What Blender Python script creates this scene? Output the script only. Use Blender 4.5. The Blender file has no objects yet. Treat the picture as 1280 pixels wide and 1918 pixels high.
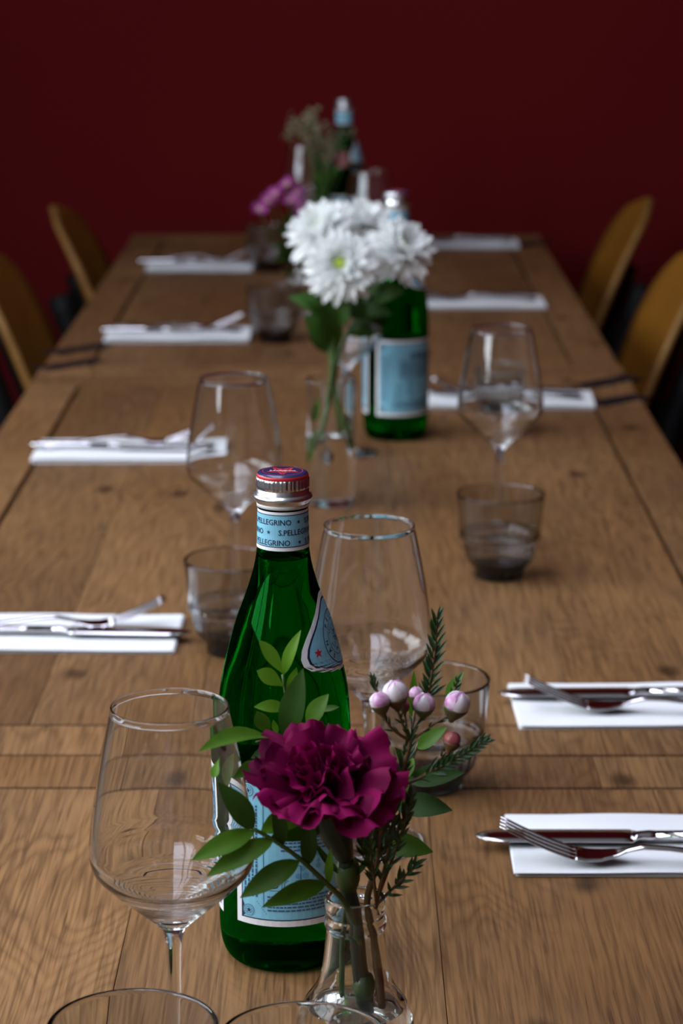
import bpy, bmesh, math, random
from mathutils import Vector, Matrix, noise as mnoise

random.seed(7)
PI = math.pi
R = math.radians
sc = bpy.context.scene
COL = sc.collection

# ------------------------------------------------------------------ camera
TZ = 0.75                 # table top height
HC = 0.626                # camera height above the table
FPX = 85.0 / 36.0 * 1918  # focal length in pixels (1280 x 1918 frame)
PITCH = math.atan(1094.0 / FPX)
YAW = 0.0019
CAM = Vector((0.0, 0.0, TZ + HC))
cam_data = bpy.data.cameras.new('camera')
cam_data.sensor_fit = 'VERTICAL'
cam_data.sensor_height = 36.0
cam_data.sensor_width = 24.0
cam_data.lens = 85.0
cam_data.clip_start = 0.02
cam_data.clip_end = 100
cam_data.dof.use_dof = True
cam_data.dof.focus_distance = 1.40
cam_data.dof.aperture_fstop = 10.0
cam = bpy.data.objects.new('camera', cam_data)
COL.objects.link(cam)
cam.location = CAM
cam.rotation_euler = (PI / 2 - PITCH, 0, YAW)
sc.camera = cam
CROT = cam.rotation_euler.to_matrix()


def ray(px, py):
    return CROT @ Vector(((px - 640.0) / FPX, -(py - 959.0) / FPX, -1.0))


def W(px, py, D):
    """world point seen at pixel (px,py) in the plane Y = D"""
    d = ray(px, py)
    return CAM + d * (D / d.y)


def G(px, py, z=0.0):
    """world point seen at pixel (px,py) at height z above the table"""
    d = ray(px, py)
    return CAM + d * ((TZ + z - CAM.z) / d.z)


# ------------------------------------------------------------------ world, light, exposure
world = bpy.data.worlds.new('world')
sc.world = world
world.use_nodes = True
bg = world.node_tree.nodes['Background']
bg.inputs[0].default_value = (0.55, 0.68, 1.0, 1)
bg.inputs[1].default_value = 0.35

vs = sc.view_settings
vs.view_transform = 'Standard'
vs.look = 'None'
vs.gamma = 1.0
vs.use_curve_mapping = False
vs.exposure = 0.0


def area(name, loc, rot, sx, sy, power, color):
    l = bpy.data.lights.new(name, 'AREA')
    l.shape = 'RECTANGLE'
    l.size, l.size_y = sx, sy
    l.energy = power
    l.color = color
    o = bpy.data.objects.new(name, l)
    COL.objects.link(o)
    o.location = loc
    o.rotation_euler = rot
    return o


# room extents
XL, XR, YB, YF, ZC = -1.95, 2.5, -2.4, 5.22, 3.1
# daylight in the window openings (left wall and ceiling)
WIN_L = [(-1.9, -0.35, 2.2, 2.85), (-0.2, 1.35, 1.35, 2.85), (1.5, 3.05, 1.35, 2.85)]     # y0,y1,z0,z1 in the left wall
WIN_T = (-1.15, -0.05, -0.3, 3.4)                               # x0,x1,y0,y1 skylight in the ceiling
SKYC = (0.85, 0.92, 1.0)
for (a, b, c, d) in WIN_L:
    area('daylight', (XL - 0.16, (a + b) / 2, (c + d) / 2), (0, -PI / 2, 0), d - c, b - a, 34.5 * (d - c) * (b - a), SKYC)
a, b, c, d = WIN_T
area('daylight', ((a + b) / 2, (c + d) / 2, ZC + 0.16), (0, 0, 0), b - a, d - c, 72, (0.80, 0.82, 1.0))

cy = sc.cycles
cy.max_bounces = 16
cy.transmission_bounces = 14
cy.glossy_bounces = 6
cy.diffuse_bounces = 3
cy.transparent_max_bounces = 16
cy.caustics_reflective = False
cy.caustics_refractive = True
cy.blur_glossy = 0.5
cy.sample_clamp_indirect = 6.0


# ------------------------------------------------------------------ helpers
def link(o, parent=None):
    COL.objects.link(o)
    if parent is not None:
        o.parent = parent
    return o


def mesh_obj(name, verts, faces, mat=None, parent=None, smooth=True, mats=None, fmat=None):
    me = bpy.data.meshes.new(name)
    me.from_pydata([tuple(v) for v in verts], [], faces)
    me.update()
    for m in (mats or [mat]):
        if m is not None:
            me.materials.append(m)
    if fmat:
        for p, i in zip(me.polygons, fmat):
            p.material_index = i
    if smooth:
        me.polygons.foreach_set('use_smooth', [True] * len(me.polygons))
    return link(bpy.data.objects.new(name, me), parent)


def bm_obj(name, bm, mat, parent=None, smooth=False):
    bmesh.ops.recalc_face_normals(bm, faces=bm.faces[:])
    me = bpy.data.meshes.new(name)
    bm.to_mesh(me)
    bm.free()
    if mat:
        me.materials.append(mat)
    if smooth:
        me.polygons.foreach_set('use_smooth', [True] * len(me.polygons))
    return link(bpy.data.objects.new(name, me), parent)


def tag(o, label=None, cat=None, group=None, kind=None):
    if label:
        o['label'] = label
    if cat:
        o['category'] = cat
    if group:
        o['group'] = group
    if kind:
        o['kind'] = kind
    return o


def thing(name, label, cat, loc=(0, 0, 0), rz=0.0, group=None):
    o = bpy.data.objects.new(name, None)
    o.empty_display_size = 0.02
    link(o)
    o.location = loc
    o.rotation_euler = (0, 0, rz)
    return tag(o, label, cat, group)


def copy_tree(o, parent=None):
    c = o.copy()
    COL.objects.link(c)
    c.parent = parent
    for ch in list(o.children):
        k = copy_tree(ch, c)
        k.matrix_parent_inverse = ch.matrix_parent_inverse.copy()
    return c


def box_bm(bm, cx, cy_, cz, sx, sy, sz, bev=0.0, seg=1, rot=None):
    r = bmesh.ops.create_cube(bm, size=1.0)
    vs_ = r['verts']
    M = Matrix.Translation((cx, cy_, cz)) @ (rot or Matrix.Identity(4)) @ Matrix.Diagonal((sx, sy, sz, 1))
    bmesh.ops.transform(bm, matrix=M, verts=vs_)
    if bev > 0:
        es = list({e for v in vs_ for e in v.link_edges})
        bmesh.ops.bevel(bm, geom=es, offset=bev, segments=seg, affect='EDGES', profile=0.5)
    return bm


def box(name, c, s, mat, parent=None, bev=0.0, seg=1, rot=None, smooth=False):
    bm = bmesh.new()
    box_bm(bm, c[0], c[1], c[2], s[0], s[1], s[2], bev, seg, rot)
    return bm_obj(name, bm, mat, parent, smooth)


def lathe_data(prof, seg=48, a0=0.0, a1=2 * PI, rmod=None):
    """prof: list of (r,z). points with r==0 become poles. normals: profile going up with outside on the right"""
    verts, faces = [], []
    full = abs((a1 - a0) - 2 * PI) < 1e-6
    n = seg if full else seg + 1
    rows = []
    for (r, z) in prof:
        if r <= 1e-7:
            verts.append((0, 0, z))
            rows.append([len(verts) - 1] * n)
        else:
            row = []
            for i in range(n):
                a = a0 + (a1 - a0) * i / seg
                rr = r if rmod is None else rmod(r, z, a)
                verts.append((rr * math.cos(a), rr * math.sin(a), z))
                row.append(len(verts) - 1)
            rows.append(row)
    for j in range(len(prof) - 1):
        A, B = rows[j], rows[j + 1]
        for i in range(seg):
            i2 = (i + 1) % n
            q = [A[i], A[i2], B[i2], B[i]]
            f = []
            for k in q:
                if k not in f:
                    f.append(k)
            if len(f) >= 3:
                faces.append(f)
    return verts, faces


def lathe(name, prof, mat, parent=None, seg=48, rmod=None, smooth=True):
    v, f = lathe_data(prof, seg, rmod=rmod)
    return mesh_obj(name, v, f, mat, parent, smooth)


def smooth_profile(pts, n=6):
    """Catmull-Rom resample of (r,z) points"""
    out = []
    P = [pts[0]] + list(pts) + [pts[-1]]
    for i in range(1, len(P) - 2):
        p0, p1, p2, p3 = P[i - 1], P[i], P[i + 1], P[i + 2]
        for k in range(n):
            t = k / n
            out.append(tuple(0.5 * (2 * p1[c] + (p2[c] - p0[c]) * t + (2 * p0[c] - 5 * p1[c] + 4 * p2[c] - p3[c]) * t * t
                                    + (3 * p1[c] - p0[c] - 3 * p2[c] + p3[c]) * t ** 3) for c in (0, 1)))
    out.append(tuple(pts[-1]))
    return [(max(r, 0.0), z) for r, z in out]


def curve_pts(pts, n=6):
    P = [Vector(p) for p in pts]
    P = [P[0] * 2 - P[1]] + P + [P[-1] * 2 - P[-2]]
    out = []
    for i in range(1, len(P) - 2):
        p0, p1, p2, p3 = P[i - 1], P[i], P[i + 1], P[i + 2]
        for k in range(n):
            t = k / n
            out.append(0.5 * (2 * p1 + (p2 - p0) * t + (2 * p0 - 5 * p1 + 4 * p2 - p3) * t * t + (3 * p1 - p0 - 3 * p2 + p3) * t ** 3))
    out.append(P[-2].copy())
    return out


def tube_data(path, r0, r1=None, seg=8, base=0, radii=None):
    if r1 is None:
        r1 = r0
    verts, faces = [], []
    n = len(path)
    up = Vector((0.13, 0.31, 0.94))
    prev = None
    for i, p in enumerate(path):
        t = (path[min(i + 1, n - 1)] - path[max(i - 1, 0)]).normalized()
        if prev is None:
            u = t.cross(up)
            if u.length < 1e-4:
                u = t.cross(Vector((1, 0, 0)))
            u.normalize()
        else:
            u = (prev - t * prev.dot(t)).normalized()
        prev = u
        w = t.cross(u)
        rr = radii[i] if radii else r0 + (r1 - r0) * i / (n - 1)
        for k in range(seg):
            a = 2 * PI * k / seg
            verts.append(p + (u * math.cos(a) + w * math.sin(a)) * rr)
    for i in range(n - 1):
        for k in range(seg):
            k2 = (k + 1) % seg
            faces.append([base + i * seg + k, base + i * seg + k2, base + (i + 1) * seg + k2, base + (i + 1) * seg + k])
    faces.append([base + k for k in range(seg)][::-1])
    faces.append([base + (n - 1) * seg + k for k in range(seg)])
    return verts, faces


def tube(name, path, r0, r1, mat, parent=None, seg=8, radii=None):
    v, f = tube_data(path, r0, r1, seg, radii=radii)
    return mesh_obj(name, v, f, mat, parent)


# ------------------------------------------------------------------ materials
def newmat(name):
    m = bpy.data.materials.new(name)
    m.use_nodes = True
    nt = m.node_tree
    for n in list(nt.nodes):
        nt.nodes.remove(n)
    out = nt.nodes.new('ShaderNodeOutputMaterial')
    return m, nt, out


def principled(name, color, rough=0.5, metal=0.0, spec=0.5, noise=None, bump=None, sheen=0.0, coat=0.0, transl=0.0, var=0.0):
    m, nt, out = newmat(name)
    p = nt.nodes.new('ShaderNodeBsdfPrincipled')
    p.inputs['Base Color'].default_value = (*color, 1)
    p.inputs['Roughness'].default_value = rough
    p.inputs['Metallic'].default_value = metal
    p.inputs['Specular IOR Level'].default_value = spec
    p.inputs['Sheen Weight'].default_value = sheen
    p.inputs['Coat Weight'].default_value = coat
    src = None
    if noise:   # (scale, color2, detail)
        tc = nt.nodes.new('ShaderNodeTexCoord')
        nz = nt.nodes.new('ShaderNodeTexNoise')
        nz.inputs['Scale'].default_value = noise[0]
        nz.inputs['Detail'].default_value = noise[2] if len(noise) > 2 else 3
        nt.links.new(tc.outputs['Object'], nz.inputs['Vector'])
        mr = nt.nodes.new('ShaderNodeMapRange')
        mr.inputs[1].default_value, mr.inputs[2].default_value = 0.3, 0.7
        nt.links.new(nz.outputs[0], mr.inputs[0])
        mx = nt.nodes.new('ShaderNodeMix')
        mx.data_type = 'RGBA'
        mx.inputs[6].default_value = (*color, 1)
        mx.inputs[7].default_value = (*noise[1], 1)
        nt.links.new(mr.outputs[0], mx.inputs[0])
        src = mx.outputs[2]
    if var > 0:
        oi = nt.nodes.new('ShaderNodeObjectInfo')
        hs = nt.nodes.new('ShaderNodeHueSaturation')
        mr2 = nt.nodes.new('ShaderNodeMapRange')
        mr2.inputs[3].default_value, mr2.inputs[4].default_value = 1 - var, 1 + var
        nt.links.new(oi.outputs['Random'], mr2.inputs[0])
        nt.links.new(mr2.outputs[0], hs.inputs['Value'])
        if src:
            nt.links.new(src, hs.inputs['Color'])
        else:
            hs.inputs['Color'].default_value = (*color, 1)
        src = hs.outputs[0]
    if src:
        nt.links.new(src, p.inputs['Base Color'])
    if bump:    # (scale, strength, distance)
        tc = nt.nodes.new('ShaderNodeTexCoord')
        nz = nt.nodes.new('ShaderNodeTexNoise')
        nz.inputs['Scale'].default_value = bump[0]
        nz.inputs['Detail'].default_value = 4
        nt.links.new(tc.outputs['Object'], nz.inputs['Vector'])
        b = nt.nodes.new('ShaderNodeBump')
        b.inputs['Strength'].default_value = bump[1]
        b.inputs['Distance'].default_value = bump[2]
        nt.links.new(nz.outputs[0], b.inputs['Height'])
        nt.links.new(b.outputs[0], p.inputs['Normal'])
    if transl > 0:
        t = nt.nodes.new('ShaderNodeBsdfTranslucent')
        t.inputs[0].default_value = (*color, 1)
        if src:
            nt.links.new(src, t.inputs[0])
        ms = nt.nodes.new('ShaderNodeMixShader')
        ms.inputs[0].default_value = transl
        nt.links.new(p.outputs[0], ms.inputs[1])
        nt.links.new(t.outputs[0], ms.inputs[2])
        nt.links.new(ms.outputs[0], out.inputs[0])
    else:
        nt.links.new(p.outputs[0], out.inputs[0])
    return m


def glass(name, color=(1, 1, 1), ior=1.48, absorb=None, rough=0.0):
    m, nt, out = newmat(name)
    g = nt.nodes.new('ShaderNodeBsdfGlass')
    g.inputs['Color'].default_value = (*color, 1)
    g.inputs['IOR'].default_value = ior
    g.inputs['Roughness'].default_value = rough
    nt.links.new(g.outputs[0], out.inputs['Surface'])
    if absorb:
        v = nt.nodes.new('ShaderNodeVolumeAbsorption')
        v.inputs[0].default_value = (*absorb[0], 1)
        v.inputs[1].default_value = absorb[1]
        nt.links.new(v.outputs[0], out.inputs['Volume'])
    return m


def wood(name, light, mid, dark, across=0, rough=(0.40, 0.56), ring=120.0, sat_var=0.12):
    """plank wood with contour (cathedral) grain; across = 0 grain along Y, 1 grain along X"""
    m, nt, out = newmat(name)
    N, L = nt.nodes.new, nt.links.new
    tc = N('ShaderNodeTexCoord')
    oi = N('ShaderNodeObjectInfo')
    off = N('ShaderNodeVectorMath'); off.operation = 'SCALE'
    comb = N('ShaderNodeCombineXYZ')
    mul = N('ShaderNodeMath'); mul.operation = 'MULTIPLY'; mul.inputs[1].default_value = 37.3
    L(oi.outputs['Random'], mul.inputs[0])
    L(mul.outputs[0], comb.inputs[0]); L(mul.outputs[0], comb.inputs[1]); L(mul.outputs[0], comb.inputs[2])
    add = N('ShaderNodeVectorMath'); add.operation = 'ADD'
    L(tc.outputs['Object'], add.inputs[0]); L(comb.outputs[0], add.inputs[1])

    def mapped(sx, sy, sz):
        mp = N('ShaderNodeMapping')
        mp.inputs['Scale'].default_value = (sx, sy, sz) if across == 0 else (sy, sx, sz)
        L(add.outputs[0], mp.inputs[0])
        return mp.outputs[0]

    def nz(vec, scale, detail, rough_=0.5, dist=0.0):
        n = N('ShaderNodeTexNoise')
        n.inputs['Scale'].default_value = scale
        n.inputs['Detail'].default_value = detail
        n.inputs['Roughness'].default_value = rough_
        n.inputs['Distortion'].default_value = dist
        L(vec, n.inputs['Vector'])
        return n.outputs[0]

    def math_(op, a, b=None, clamp=False):
        x = N('ShaderNodeMath'); x.operation = op; x.use_clamp = clamp
        for i, s in enumerate((a, b)):
            if s is None:
                continue
            if isinstance(s, (int, float)):
                x.inputs[i].default_value = s
            else:
                L(s, x.inputs[i])
        return x.outputs[0]

    def mix(fac, a, b):
        x = N('ShaderNodeMix'); x.data_type = 'RGBA'
        for i, s in ((0, fac), (6, a), (7, b)):
            if isinstance(s, tuple):
                x.inputs[i].default_value = (*s, 1)
            elif isinstance(s, (int, float)):
                x.inputs[i].default_value = s
            else:
                L(s, x.inputs[i])
        return x.outputs[2]

    def ramp(v, a, b):
        x = N('ShaderNodeMapRange'); x.clamp = True
        x.interpolation_type = 'SMOOTHSTEP'
        x.inputs[1].default_value, x.inputs[2].default_value = a, b
        L(v, x.inputs[0])
        return x.outputs[0]

    field = nz(mapped(8.0, 1.7, 3.0), 1.0, 1.6, 0.45, 0.45)
    wob = nz(mapped(60, 14, 10), 1.0, 2.0)
    ph = math_('ADD', math_('MULTIPLY', field, ring * 2 * PI / 6.0), math_('MULTIPLY', wob, 5.5))
    saw = math_('FRACT', math_('MULTIPLY', ph, 1 / (2 * PI) * 2.0))
    tri = math_('ABSOLUTE', math_('SUBTRACT', math_('MULTIPLY', saw, 2.0), 1.0))
    ringv = math_('POWER', tri, 1.8)
    fib = nz(mapped(480, 14, 60), 1.0, 2.5)
    pores = ramp(nz(mapped(300, 16, 60), 1.0, 1.0), 0.60, 0.75)
    big = nz(mapped(3.2, 1.1, 2), 1.0, 3.0)
    patch = ramp(nz(mapped(7, 4.0, 3), 1.0, 4.0, 0.6), 0.35, 0.7)
    c = mix(ramp(big, 0.3, 0.7), light, mid)
    c = mix(math_('MULTIPLY', math_('MULTIPLY', ringv, ramp(nz(mapped(6, 3, 2), 1.0, 2.0), 0.30, 0.70)), 0.48), c, dark)
    c = mix(math_('MULTIPLY', ramp(fib, 0.35, 0.72), 0.60), c, dark)
    c = mix(math_('MULTIPLY', pores, 0.35), c, tuple(x * 0.5 for x in dark))
    c = mix(math_('MULTIPLY', patch, 0.25), c, dark)
    # knots and old stains
    vo = N('ShaderNodeTexVoronoi'); vo.feature = 'F1'; vo.voronoi_dimensions = '2D'
    vo.inputs['Scale'].default_value = 1.0
    vo.inputs['Randomness'].default_value = 1.0
    L(mapped(4.2, 2.4, 0.01), vo.inputs['Vector'])
    kn = math_('SUBTRACT', 1.0, ramp(math_('ADD', vo.outputs['Distance'], math_('MULTIPLY', wob, 0.06)), 0.045, 0.095))
    c = mix(math_('MULTIPLY', kn, 0.75), c, tuple(x * 0.35 for x in dark))
    hs = N('ShaderNodeHueSaturation')
    mr = N('ShaderNodeMapRange')
    mr.inputs[3].default_value, mr.inputs[4].default_value = 1 - sat_var, 1 + sat_var
    L(oi.outputs['Random'], mr.inputs[0]); L(mr.outputs[0], hs.inputs['Value']); L(c, hs.inputs['Color'])
    p = N('ShaderNodeBsdfPrincipled')
    L(hs.outputs[0], p.inputs['Base Color'])
    rr = N('ShaderNodeMapRange')
    rr.inputs[3].default_value, rr.inputs[4].default_value = rough
    L(patch, rr.inputs[0]); L(rr.outputs[0], p.inputs['Roughness'])
    p.inputs['Specular IOR Level'].default_value = 0.30
    bp = N('ShaderNodeBump'); bp.inputs['Strength'].default_value = 0.35; bp.inputs['Distance'].default_value = 0.0006
    hgt = math_('SUBTRACT', math_('MULTIPLY', fib, 0.6), math_('ADD', math_('MULTIPLY', pores, 0.6), math_('MULTIPLY', ringv, 0.3)))
    L(hgt, bp.inputs['Height']); L(bp.outputs[0], p.inputs['Normal'])
    L(p.outputs[0], out.inputs[0])
    return m


M = {}
WL, WM, WD = (0.292, 0.155, 0.062), (0.206, 0.100, 0.036), (0.058, 0.024, 0.008)
M['wood_y'] = wood('oak_along', WL, WM, WD, 0)
M['wood_x'] = wood('oak_cross', WL, WM, WD, 1)
M['dark_strip'] = principled('dark_strip_mat', (0.008, 0.005, 0.008), 0.6, spec=0.2)
M['filler'] = principled('dark_joint', (0.02, 0.012, 0.008), 0.8)
M['red_wall'] = principled('dark_red_paint', (0.098, 0.0046, 0.0052), 0.85, spec=0.08, noise=(1.4, (0.086, 0.0041, 0.0046), 3), bump=(90, 0.12, 0.002))
M['pale_wall'] = principled('dim_plaster', (0.34, 0.33, 0.33), 0.85, bump=(60, 0.1, 0.002))
M['ceiling'] = principled('ceiling_paint', (0.30, 0.28, 0.27), 0.9, bump=(70, 0.1, 0.002))
M['floor'] = principled('dark_floor', (0.055, 0.035, 0.028), 0.5, noise=(5, (0.03, 0.02, 0.016), 4))
M['frame_white'] = principled('window_paint', (0.6, 0.6, 0.6), 0.5)
M['ply'] = principled('golden_plywood', (0.24, 0.098, 0.010), 0.5, spec=0.25, noise=(9, (0.19, 0.072, 0.007), 4))
M['ply_edge'] = principled('plywood_edge', (0.27, 0.135, 0.035), 0.55, spec=0.25, noise=(30, (0.20, 0.095, 0.025), 3))
M['black'] = principled('black_steel', (0.004, 0.004, 0.004), 0.6, spec=0.15)
M['glass'] = glass('clear_glass', (0.985, 0.992, 0.99), 1.47)
M['vase_glass'] = glass('vase_glass', (0.975, 0.99, 0.985), 1.46)
M['smoke'] = glass('smoked_glass', (0.95, 0.955, 0.955), 1.47, absorb=((0.36, 0.37, 0.36), 122))
M['green'] = glass('green_glass', (0.022, 0.43, 0.060), 1.38)
M['head'] = glass('head_space', (0.96, 1.0, 0.96), 1.38)
M['paper'] = principled('white_napkin_paper', (0.80, 0.82, 0.83), 0.85, bump=(220, 0.12, 0.001))
M['steel'] = principled('cutlery_steel', (0.62, 0.61, 0.62), 0.09, metal=1.0)
M['alu'] = principled('cap_aluminium', (0.66, 0.66, 0.67), 0.28, metal=1.0)
M['cap_white'] = principled('cap_seal_white', (0.62, 0.62, 0.60), 0.5)
M['cap_navy'] = principled('cap_navy', (0.020, 0.022, 0.085), 0.25, coat=0.3)
M['red'] = principled('label_red', (0.50, 0.022, 0.03), 0.4)
M['lab_white'] = principled('label_white', (0.72, 0.73, 0.73), 0.5)
M['lab_navy'] = principled('label_navy', (0.012, 0.018, 0.06), 0.5)
M['lab_blue'] = principled('label_light_blue', (0.185, 0.47, 0.60), 0.5, noise=(260, (0.21, 0.51, 0.64), 2))
M['lab_blue2'] = principled('label_blue_pattern', (0.10, 0.33, 0.50), 0.5)
M['lab_grey'] = principled('label_print', (0.045, 0.10, 0.19), 0.5)
M['petal_m'] = principled('magenta_petal', (0.15, 0.0006, 0.042), 0.65, spec=0.10, noise=(55, (0.21, 0.0015, 0.066), 2), transl=0.14, var=0.3)
M['petal_w'] = principled('white_petal', (0.93, 0.95, 0.93), 0.6, transl=0.30, var=0.04)
M['petal_p'] = principled('purple_petal', (0.50, 0.085, 0.40), 0.6, transl=0.2, var=0.1)
M['disc'] = principled('yellow_green_disc', (0.45, 0.55, 0.07), 0.7, noise=(300, (0.30, 0.42, 0.04), 2))
M['leaf'] = principled('leaf_green', (0.045, 0.115, 0.005), 0.5, spec=0.25, noise=(60, (0.062, 0.150, 0.007), 3), transl=0.25, var=0.25)
M['leaf_l'] = principled('young_leaf_green', (0.085, 0.20, 0.007), 0.5, spec=0.25, noise=(60, (0.11, 0.26, 0.016), 3), transl=0.3, var=0.15)
M['leaf_d'] = principled('dark_leaf_green', (0.024, 0.064, 0.006), 0.55, spec=0.2, noise=(60, (0.032, 0.085, 0.012), 3), transl=0.15, var=0.2)
M['needle'] = principled('needle_green', (0.014, 0.050, 0.009), 0.5, transl=0.1)
M['stem'] = principled('stem_green', (0.05, 0.105, 0.018), 0.5)
M['stem_d'] = principled('carnation_stem', (0.008, 0.020, 0.008), 0.5)
M['stem_b'] = principled('woody_stem', (0.12, 0.045, 0.014), 0.6, noise=(120, (0.07, 0.05, 0.012), 2))
M['calyx'] = principled('calyx_green', (0.042, 0.075, 0.009), 0.5)
M['bud_w'] = principled('white_bud', (0.72, 0.60, 0.66), 0.5, noise=(140, (0.60, 0.24, 0.52), 1), transl=0.15)
M['bud_p'] = principled('pink_bud', (0.50, 0.10, 0.36), 0.5, noise=(120, (0.66, 0.42, 0.55), 1), transl=0.15)
M['bud_r'] = principled('red_bud', (0.20, 0.030, 0.045), 0.4, noise=(120, (0.30, 0.08, 0.07), 1))
M['bud_calyx'] = principled('bud_calyx', (0.035, 0.060, 0.010), 0.5, noise=(90, (0.075, 0.04, 0.014), 2))
M['pw'] = principled('bud_petal_white', (0.66, 0.60, 0.62), 0.5, transl=0.12)
M['pp'] = principled('bud_petal_pink', (0.48, 0.13, 0.36), 0.5, transl=0.12, noise=(260, (0.64, 0.46, 0.58), 1))
M['dry'] = principled('dried_flower', (0.24, 0.20, 0.115), 0.8, noise=(200, (0.12, 0.12, 0.055), 2), var=0.25)
M['dry_pink'] = principled('dusty_pink_petal', (0.34, 0.13, 0.12), 0.7, transl=0.15, var=0.15)

# ------------------------------------------------------------------ the room
def wall_holes(name, axis, pos, thick, u0, u1, z0, z1, holes, mat):
    """wall in the plane axis=pos, growing outward by thick; holes (u0,u1,z0,z1)"""
    us = sorted({u0, u1} | {h[0] for h in holes} | {h[1] for h in holes})
    zs = sorted({z0, z1} | {h[2] for h in holes} | {h[3] for h in holes})
    bm = bmesh.new()
    grid = {}
    for i, u in enumerate(us):
        for j, z in enumerate(zs):
            grid[i, j] = bm.verts.new((pos, u, z) if axis == 0 else (u, pos, z) if axis == 1 else (u, z, pos))
    fs = []
    for i in range(len(us) - 1):
        for j in range(len(zs) - 1):
            uc, zc = (us[i] + us[i + 1]) / 2, (zs[j] + zs[j + 1]) / 2
            if any(h[0] < uc < h[1] and h[2] < zc < h[3] for h in holes):
                continue
            fs.append(bm.faces.new((grid[i, j], grid[i + 1, j], grid[i + 1, j + 1], grid[i, j + 1])))
    ext = bmesh.ops.extrude_face_region(bm, geom=fs)
    d = Vector([thick if k == axis else 0 for k in range(3)])
    bmesh.ops.translate(bm, vec=d, verts=[g for g in ext['geom'] if isinstance(g, bmesh.types.BMVert)])
    return tag(bm_obj(name, bm, mat), kind='structure')


tag(box('floor', ((XL + XR) / 2, (YB + YF) / 2, -0.05), (XR - XL + 0.4, YF - YB + 0.4, 0.1), M['floor']), kind='structure')
tag(box('wall_far', ((XL + XR) / 2, YF + 0.06, ZC / 2), (XR - XL + 0.4, 0.12, ZC), M['red_wall']), kind='structure')
tag(box('wall_right', (XR + 0.06, (YB + YF) / 2, ZC / 2), (0.12, YF - YB, ZC), M['red_wall']), kind='structure')
wall_holes('wall_left', 0, XL, -0.14, YB, YF, 0, ZC, WIN_L, M['pale_wall'])
wall_holes('wall_back', 1, YB, -0.14, XL - 0.14, XR + 0.12, 0, ZC, [], M['pale_wall'])
wall_holes('ceiling', 2, ZC, 0.14, XL - 0.14, XR + 0.12, YB - 0.14, YF + 0.12, [WIN_T], M['ceiling'])
tag(box('baseboard_far', ((XL + XR) / 2, YF - 0.008, 0.05), (XR - XL, 0.016, 0.1), M['red_wall'], bev=0.004), kind='structure')


def window(name, axis, pos, u0, u1, z0, z1):
    """frame with muntins standing in a wall opening"""
    root = bpy.data.objects.new(name, None)
    link(root)
    tag(root, kind='structure')
    def bar(nm, ua, ub, za, zb):
        c, s = ((ua + ub) / 2, (za + zb) / 2), (ub - ua, zb - za)
        if axis == 0:
            box(nm, (pos, c[0], c[1]), (0.05, s[0], s[1]), M['frame_white'], root, bev=0.004)
        elif axis == 1:
            box(nm, (c[0], pos, c[1]), (s[0], 0.05, s[1]), M['frame_white'], root, bev=0.004)
        else:
            box(nm, (c[0], c[1], pos), (s[0], s[1], 0.05), M['frame_white'], root, bev=0.004)
    t = 0.055
    bar('window_frame', u0, u0 + t, z0, z1); bar('window_frame', u1 - t, u1, z0, z1)
    bar('window_frame', u0 + t, u1 - t, z0, z0 + t); bar('window_frame', u0 + t, u1 - t, z1 - t, z1)
    um = (u0 + u1) / 2
    bar('mullion', um - 0.035, um + 0.035, z0 + t, z1 - t)
    zm = z0 + (z1 - z0) * 0.68
    bar('muntin', u0 + t, um - 0.035, zm - 0.015, zm + 0.015); bar('muntin', um + 0.035, u1 - t, zm - 0.015, zm + 0.015)


n_ = 1
for h in WIN_L:
    window('window_%d' % n_, 0, XL - 0.06, *h); n_ += 1
window('window_%d' % n_, 2, ZC + 0.06, *WIN_T)

# ------------------------------------------------------------------ tables
TXC, TW = -0.021, 0.852         # table centre in x, width
GAP = 0.0048
TH = 0.030


def plank(x0, x1, y0, y1, mat, root, name='plank', dz=0.0, g=(1, 1)):
    o = box(name, (0, 0, 0), (x1 - x0 - GAP * g[0], y1 - y0 - GAP * g[1], TH), mat, root, bev=0.0006 if g[0] == 1 else 0.0003, seg=1)
    o.location = ((x0 + x1) / 2, (y0 + y1) / 2, TZ - TH / 2 - dz)
    return o


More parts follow.
